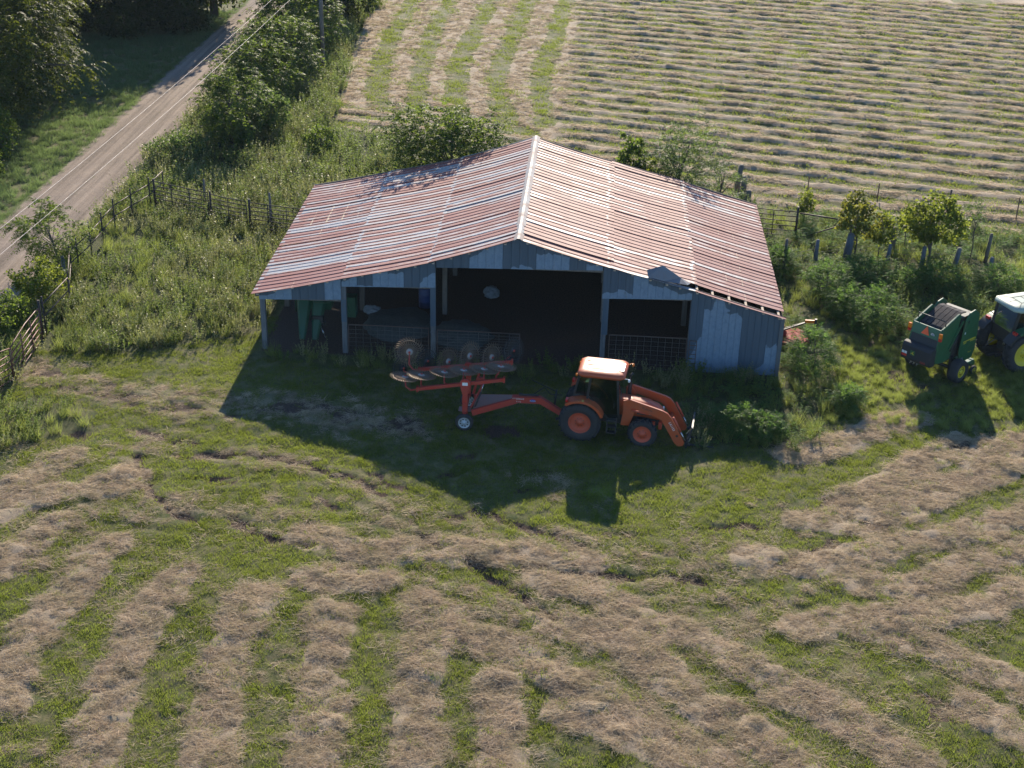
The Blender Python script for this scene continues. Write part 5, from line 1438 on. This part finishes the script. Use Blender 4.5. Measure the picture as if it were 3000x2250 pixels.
lumpy('hay_heap', (-5.1, 2.8, .05), (1.4, 1.5, .5), M_OLDHAY, 'heap of old grey hay behind the left wire panel', 'hay heap', 3)
lumpy('hay_heap', (-2.3, 2.0, .05), (1.2, 1.2, .45), M_OLDHAY, 'heap of old grey hay behind the middle wire panel', 'hay heap', 4)
lumpy('feed_sack', (-6.35, 3.5, .35), (.34, .26, .24), M_SACK, 'pale sack lying by the inner barn post', 'sack', 6)
lumpy('feed_sack', (-1.45, 6.2, .24), (.36, .32, .34), M_SACK, 'pale crumpled sack deep in the middle barn bay', 'sack', 7)
dr = MB().lathe([(.001, 0), (.29, 0), (.29, .28), (.302, .3), (.29, .32), (.29, .58), (.302, .6), (.29, .62), (.29, .9), (.27, .92), (.27, .9), (.001, .89)], axis='z', n=24)
setp(dr.build('plastic_drum', paint('blue_plastic', (.015, .04, .14), .5, .2), None, (-4.25, 5.0, 0)), 'blue plastic drum standing behind the left hay heap', 'drum')

# ---------------------------------------------------------------- trees, shrubs, saplings
M_BARK = timber('brown_grey_bark', (.075, .06, .048), (.15, .125, .10))
M_LEAF_DARK = foliage('dark_tree_leaf', (.014, .03, .008), (.045, .065, .013), (.12, .16, .016), .34, .55, .15)
M_LEAF_BIG = foliage('drooping_tree_leaf', (.016, .032, .008), (.065, .085, .014), (.2, .24, .02), .36, .55, .12)
M_LEAF_SUMAC = foliage('sumac_leaf', (.026, .054, .012), (.09, .13, .025), (.26, .36, .045), .44, .55, .15)
M_LEAF_LIME = foliage('lime_leaf', (.07, .105, .014), (.16, .19, .025), (.36, .42, .05), .48, .55, .15)
M_LEAF_YEL = foliage('yellowing_leaf', (.08, .105, .015), (.20, .19, .03), (.38, .38, .05), .45, .55, .15)
M_LEAF_LACY = foliage('lacy_leaf', (.04, .075, .02), (.095, .14, .04), (.22, .32, .07), .42, .55, .15)

def tree(name, label, loc, H, R, base, nc, mat, style='frond', nf=9, m=6, ll=.16, lw=.06, fl=.7, droop=.5, tr=.1, seed=1, cat='tree', grp=None, cl=None, flat=1.0, lean=(0, 0), stems=1, shell=.55, ry=None):
    r = np.random.default_rng(seed)
    e = setp(empty(name, (loc[0], loc[1], gz1(loc[0], loc[1]))), label, cat, grp)
    ry = ry or R
    cz = (base + H) / 2; rz = (H - base) / 2
    # clump centres fill an uneven ellipsoid
    d = unit(r.normal(size=(nc, 3)))
    rad = shell + (1 - shell) * r.random(nc) ** .6
    lump = .5 + .9 * fbm(d[:, 0] * 2.1 + seed, d[:, 1] * 2.1 + d[:, 2] * 1.7, seed, 2)
    C = d * (rad * lump)[:, None] * np.array([R, ry, rz]) + np.array([lean[0], lean[1], cz])
    C[:, 2] = np.maximum(C[:, 2], base * .6 + .1)
    cr = cl or max(.25, R * .24)
    # trunk and limbs in one mesh
    mb = MB()
    for s in range(stems):
        off = Vector((r.normal() * .12 * (stems > 1), r.normal() * .12 * (stems > 1), 0))
        top = Vector((lean[0] + r.normal() * R * .12, lean[1] + r.normal() * R * .12, H * .82))
        P = [off + Vector((0, 0, -.2)), off * 1.2 + Vector((lean[0] * .1 + r.normal() * .04, lean[1] * .1, H * .25)), off + Vector((lean[0] * .5, lean[1] * .5, H * .5)), top]
        mb.tube(P, [tr * 1.25, tr, tr * .7, tr * .2], 8)
    for k in range(min(nc, 22)):
        c = Vector(C[int(k * nc / min(nc, 22))]); t = max(.18, min(.75, (c.z - rz * .5) / H))
        s0 = Vector((lean[0] * t, lean[1] * t, H * t * .9)); mid = (s0 + c) / 2 + Vector((0, 0, .1 * R))
        mb.tube([s0, mid, c], [tr * .42, tr * .25, tr * .08], 5, cap=False)
    mb.build('trunk', M_BARK, e)
    n = nc * nf
    ci = np.repeat(np.arange(nc), nf)
    off = unit(r.normal(size=(n, 3))) * (cr * r.random(n) ** .4)[:, None] * np.array([1, 1, .75 * flat])
    B = C[ci] + off
    out = unit(B - np.array([lean[0], lean[1], cz - rz * .3]))
    dd = unit(out * .8 + unit(r.normal(size=(n, 3))) * .75 + np.array([0, 0, .15]))
    if style == 'frond':
        V, F, T = fronds(B, dd, fl * (.6 + .6 * r.random(n)), droop, m, ll, lw, r)
    else:
        k = m
        B2 = np.repeat(B, k, 0) + r.normal(size=(n * k, 3)) * cr * .28
        ax = unit(np.repeat(dd, k, 0) * .5 + r.normal(size=(n * k, 3)) * .7 - np.array([0, 0, .35]))
        nm = unit(np.array([0, 0, 1.0]) + r.normal(size=(n * k, 3)) * .6)
        sz = .7 + .6 * r.random(n * k)
        V, F, T = leaves(B2, ax, nm, ll * sz, lw * sz, r)
        T = np.clip(T * .5 + np.repeat(np.repeat(r.random(nc), nf), k * 4) * .5, 0, 1)
    me = fastmesh('crown', V, F, dict(lt=T)); me.materials.append(mat)
    link('crown', me, None, e)
    return e

RB = 'shrubs and small trees along the dirt road'
tree('large_tree', 'large dark drooping tree at the left edge beside the dirt road', (-34.2, 30.5), 11.5, 6.2, .6, 520, M_LEAF_BIG, nf=11, m=7, ll=.27, lw=.11, fl=1.1, droop=.75, tr=.34, seed=3, cl=1.0, ry=8.0)
for i, (x, y, H, R, lab) in enumerate(((-40, 52, 10.5, 5.2, 'dark shaded tree at the top left corner behind the drooping tree'), (-35, 54, 10.8, 5.0, 'dark tree behind the grassy verge, right of the drooping tree'),
                                       (-30.6, 55.5, 11, 4.8, 'dark tree behind the grassy verge halfway to the road'), (-27.4, 59, 11.5, 3.8, 'dark tree overhanging the left side of the road at the top'))):
    tree('dark_tree', lab, (x, y), H, R, .6, 230, M_LEAF_DARK, 'leaf', nf=10, m=9, ll=.34, lw=.22, tr=.28, seed=20 + i, cl=1.15, grp='dark trees behind the grassy verge')
for i, (x, y, H, R, lab) in enumerate(((-36.2, 50.6, 2.8, 2.2, 'dark underbrush mound at the back of the verge on the left'), (-32, 51.2, 2.2, 2.4, 'dark underbrush mound at the back of the verge in the middle'), (-28.2, 53.0, 2.4, 1.9, 'dark underbrush mound where the verge meets the road'))):
    tree('underbrush', lab, (x, y), H, R, .1, 70, M_LEAF_DARK, 'leaf', nf=8, m=7, ll=.26, lw=.16, tr=.05, seed=30 + i, cl=.6, cat='shrub', grp='underbrush behind the verge')
tree('roadside_tree', 'small dark leafy tree nearest the corral among the roadside shrubs', (-17.9, 26.0), 5.0, 1.6, .4, 110, M_LEAF_SUMAC, nf=8, m=6, ll=.2, lw=.09, fl=.62, droop=.6, tr=.08, seed=41, grp=RB, shell=.3)
tree('roadside_tree', 'lighter bushy tree just right of the nearest roadside tree', (-16.2, 28.2), 2.9, 1.25, .3, 60, M_LEAF_LACY, 'leaf', nf=9, m=7, ll=.17, lw=.1, tr=.06, seed=42, grp=RB)
tree('roadside_tree', 'second roadside tree from the corral, broad and dark', (-18.3, 34.0), 4.2, 2.3, .3, 120, M_LEAF_SUMAC, nf=8, m=6, ll=.22, lw=.1, fl=.75, droop=.6, tr=.09, seed=43, grp=RB)
tree('roadside_tree', 'widest roadside tree left of the utility pole, reaching over the road', (-18.2, 40.2), 4.3, 2.7, .4, 140, M_LEAF_SUMAC, nf=8, m=6, ll=.24, lw=.11, fl=.85, droop=.6, tr=.1, seed=44, grp=RB)
tree('roadside_tree', 'roadside tree at the top beside the head of the power lines', (-18.9, 48.5), 5.0, 2.9, .5, 140, M_LEAF_SUMAC, nf=8, m=6, ll=.26, lw=.12, fl=.9, droop=.6, tr=.11, seed=45, grp=RB)
tree('roadside_tree', 'dark tree at the top edge right of the utility pole', (-16.8, 57.5), 5.5, 2.4, .4, 110, M_LEAF_DARK, 'leaf', nf=9, m=8, ll=.28, lw=.18, tr=.12, seed=46, grp=RB)
tree('roadside_tree', 'roadside tree at the top edge right beside the road end', (-20.0, 59.0), 5.5, 2.4, .4, 100, M_LEAF_SUMAC, nf=8, m=6, ll=.26, lw=.12, fl=.9, droop=.6, tr=.11, seed=47, grp=RB)
tree('bramble_shrub', 'low bright leafed bramble on the road bank below the roadside trees', (-20.2, 23.2), 1.5, 1.7, .1, 60, M_LEAF_LACY, 'leaf', nf=9, m=7, ll=.14, lw=.09, tr=.03, seed=48, cat='shrub', grp='shrubs in the weeds')
tree('bramble_shrub', 'small dark bush alone in the pale weeds behind the corral', (-12.6, 25.2), 1.7, .8, .1, 30, M_LEAF_SUMAC, 'leaf', nf=9, m=7, ll=.14, lw=.08, tr=.03, seed=49, cat='shrub', grp='shrubs in the weeds')
tree('young_sumac', 'young sumac with feathery leaves leaning over the road edge by the fence', (-21.1, 6.8), 3.1, 1.5, .7, 46, M_LEAF_SUMAC, nf=7, m=8, ll=.19, lw=.06, fl=.75, droop=.55, tr=.05, seed=51, lean=(-.3, 0))
tree('young_tree', 'yellow green bushy young tree beside the fence gap near the red gate', (-20.5, 3.2), 2.0, .95, .2, 40, M_LEAF_LIME, 'leaf', nf=9, m=7, ll=.13, lw=.09, tr=.045, seed=52)
tree('bramble_shrub', 'dark bramble outside the fence left of the red gate', (-21.0, .3), 1.5, 1.2, .1, 44, M_LEAF_SUMAC, 'leaf', nf=9, m=7, ll=.13, lw=.08, tr=.03, seed=53, cat='shrub', grp='shrubs in the weeds')
tree('overhanging_tree', 'dark bushy tree leaning over the back left roof edge', (-4.2, 15.3), 5.9, 3.1, 1.6, 300, M_LEAF_SUMAC, nf=8, m=6, ll=.18, lw=.08, fl=.62, droop=.45, tr=.11, seed=54, ry=1.7)
tree('lacy_tree', 'airy fine leaved tree behind the right roof slope', (7.0, 16.2), 5.4, 2.2, 1.2, 150, M_LEAF_LACY, nf=7, m=7, ll=.12, lw=.05, fl=.55, droop=.35, tr=.07, seed=55, ry=1.5, shell=.15)
tree('ivy_tree', 'compact dark leafy tree left of the airy tree behind the roof', (4.45, 16.4), 4.7, .95, .6, 44, M_LEAF_SUMAC, 'leaf', nf=9, m=7, ll=.17, lw=.12, tr=.06, seed=56)
tree('lime_shrub', 'bright yellow green shrub peeping over the right roof slope', (5.5, 15.6), 3.6, .8, .5, 26, M_LEAF_LIME, 'leaf', nf=9, m=6, ll=.15, lw=.11, tr=.04, seed=57, cat='shrub')
tree('lacy_tree', 'low airy shrub at the right end of the trees behind the roof', (9.2, 17.4), 3.3, 1.2, .4, 40, M_LEAF_LACY, nf=7, m=6, ll=.12, lw=.05, fl=.5, droop=.35, tr=.05, seed=58)
SG = 'saplings right of the barn'
tree('sapling', 'tall yellowish sapling beside the thick leaning post', (15.35, 12.75), 3.6, .95, .9, 42, M_LEAF_YEL, 'leaf', nf=8, m=6, ll=.15, lw=.12, tr=.04, seed=61, grp=SG, lean=(-.1, 0))
tree('sapling', 'slim green sapling in the middle of the sapling row', (16.5, 12.85), 2.4, .6, .8, 20, M_LEAF_LIME, 'leaf', nf=8, m=6, ll=.14, lw=.11, tr=.025, seed=62, grp=SG)
tree('sapling', 'small lime sapling just left of the round crowned one', (17.95, 14.4), 2.1, .5, .9, 16, M_LEAF_LIME, 'leaf', nf=8, m=6, ll=.14, lw=.11, tr=.022, seed=63, grp=SG)
tree('sapling', 'round crowned lime green sapling, the fullest of the row', (18.5, 11.65), 3.55, 1.25, 1.35, 80, M_LEAF_LIME, 'leaf', nf=9, m=6, ll=.15, lw=.12, tr=.055, seed=64, grp=SG, lean=(.1, 0))
tree('sapling', 'thin lacy sapling at the right border above the baler', (20.85, 13.2), 3.1, .95, 1.2, 22, M_LEAF_LACY, nf=6, m=6, ll=.13, lw=.045, fl=.5, droop=.35, tr=.028, seed=65, grp=SG, flat=.6, shell=.3)
tree('sapling', 'small lime sapling behind the brown gate', (13.5, 17.8), 1.7, .42, .5, 14, M_LEAF_LIME, 'leaf', nf=8, m=6, ll=.13, lw=.1, tr=.02, seed=66, grp=SG)
BG = 'feathery bushes right of the barn'
for i, (x, y, H, R, lab) in enumerate(((13.4, 8.0, 1.75, 1.15, 'feathery dark bush closest to the barn eave right of the track'), (15.4, 9.4, 1.5, 1.35, 'broad feathery bush below the thick leaning post'),
                                       (15.05, 4.7, 1.9, 1.2, 'feathery bush directly left of the baler'), (13.9, 6.0, 1.4, .9, 'small feathery bush between the eave bush and the baler bush'),
                                       (18.7, 9.8, 1.25, 1.3, 'feathery bush behind the baler'), (17.1, 9.3, .95, .7, 'low feathery bush between the leaning post bush and the baler'),
                                       (21.4, 9.8, 1.1, 1.4, 'feathery bush behind the green tractor'), (11.9, .5, 1.75, 1.1, 'bright feathery bush in front of the red mower'),
                                       (11.5, 10.4, 1.3, .8, 'dark feathery bush at the foot of the slim dark post'), (8.4, -4.9, 1.0, .75, 'bright feathery bush at the front edge of the barn shadow'), (9.5, -5.2, .8, .6, 'small feathery bush right beside the one at the shadow edge'),
                                       (12.8, -2.6, .8, .5, 'small round bush on the track below the red mower'))):
    tree('feathery_bush', lab, (x, y), H * .92, R * .88, .08, int(34 + 26 * R), M_FERN, nf=9, m=6, ll=.115, lw=.042, fl=.42, droop=.35, tr=.025, seed=70 + i, cat='bush', grp=BG, cl=.32)

for i, (x, y, H, R, lab) in enumerate(((-29.6, 18.5, 1.9, 1.3, 'dark bush at the left edge below the large drooping tree'), (-30.2, 22.5, 2.4, 1.5, 'dark bush under the right side of the large drooping tree'))):
    tree('verge_bush', lab, (x, y), H, R, .1, 60, M_LEAF_SUMAC, 'leaf', nf=9, m=7, ll=.15, lw=.09, tr=.04, seed=90 + i, cat='bush', grp='bushes under the large tree')

# ---------------------------------------------------------------- morning haze
hz = MB().box((0, 150, 13.5), (1500, 1600, 29)).mesh('haze')
hm_ = bpy.data.materials.new('thin_haze'); hm_.use_nodes = True
_nt = hm_.node_tree; _nt.nodes.remove(_nt.nodes['Principled BSDF'])
_pv = _nt.nodes.new('ShaderNodeVolumePrincipled')
_pv.inputs['Color'].default_value = (.68, .84, 1.0, 1); _pv.inputs['Density'].default_value = .0001; _pv.inputs['Anisotropy'].default_value = .2
_nt.links.new(_pv.outputs[0], _nt.nodes['Material Output'].inputs['Volume'])
hz.materials.append(hm_)
setp(link('haze', hz), 'thin pale morning haze over the whole farm', 'haze', kind='stuff')
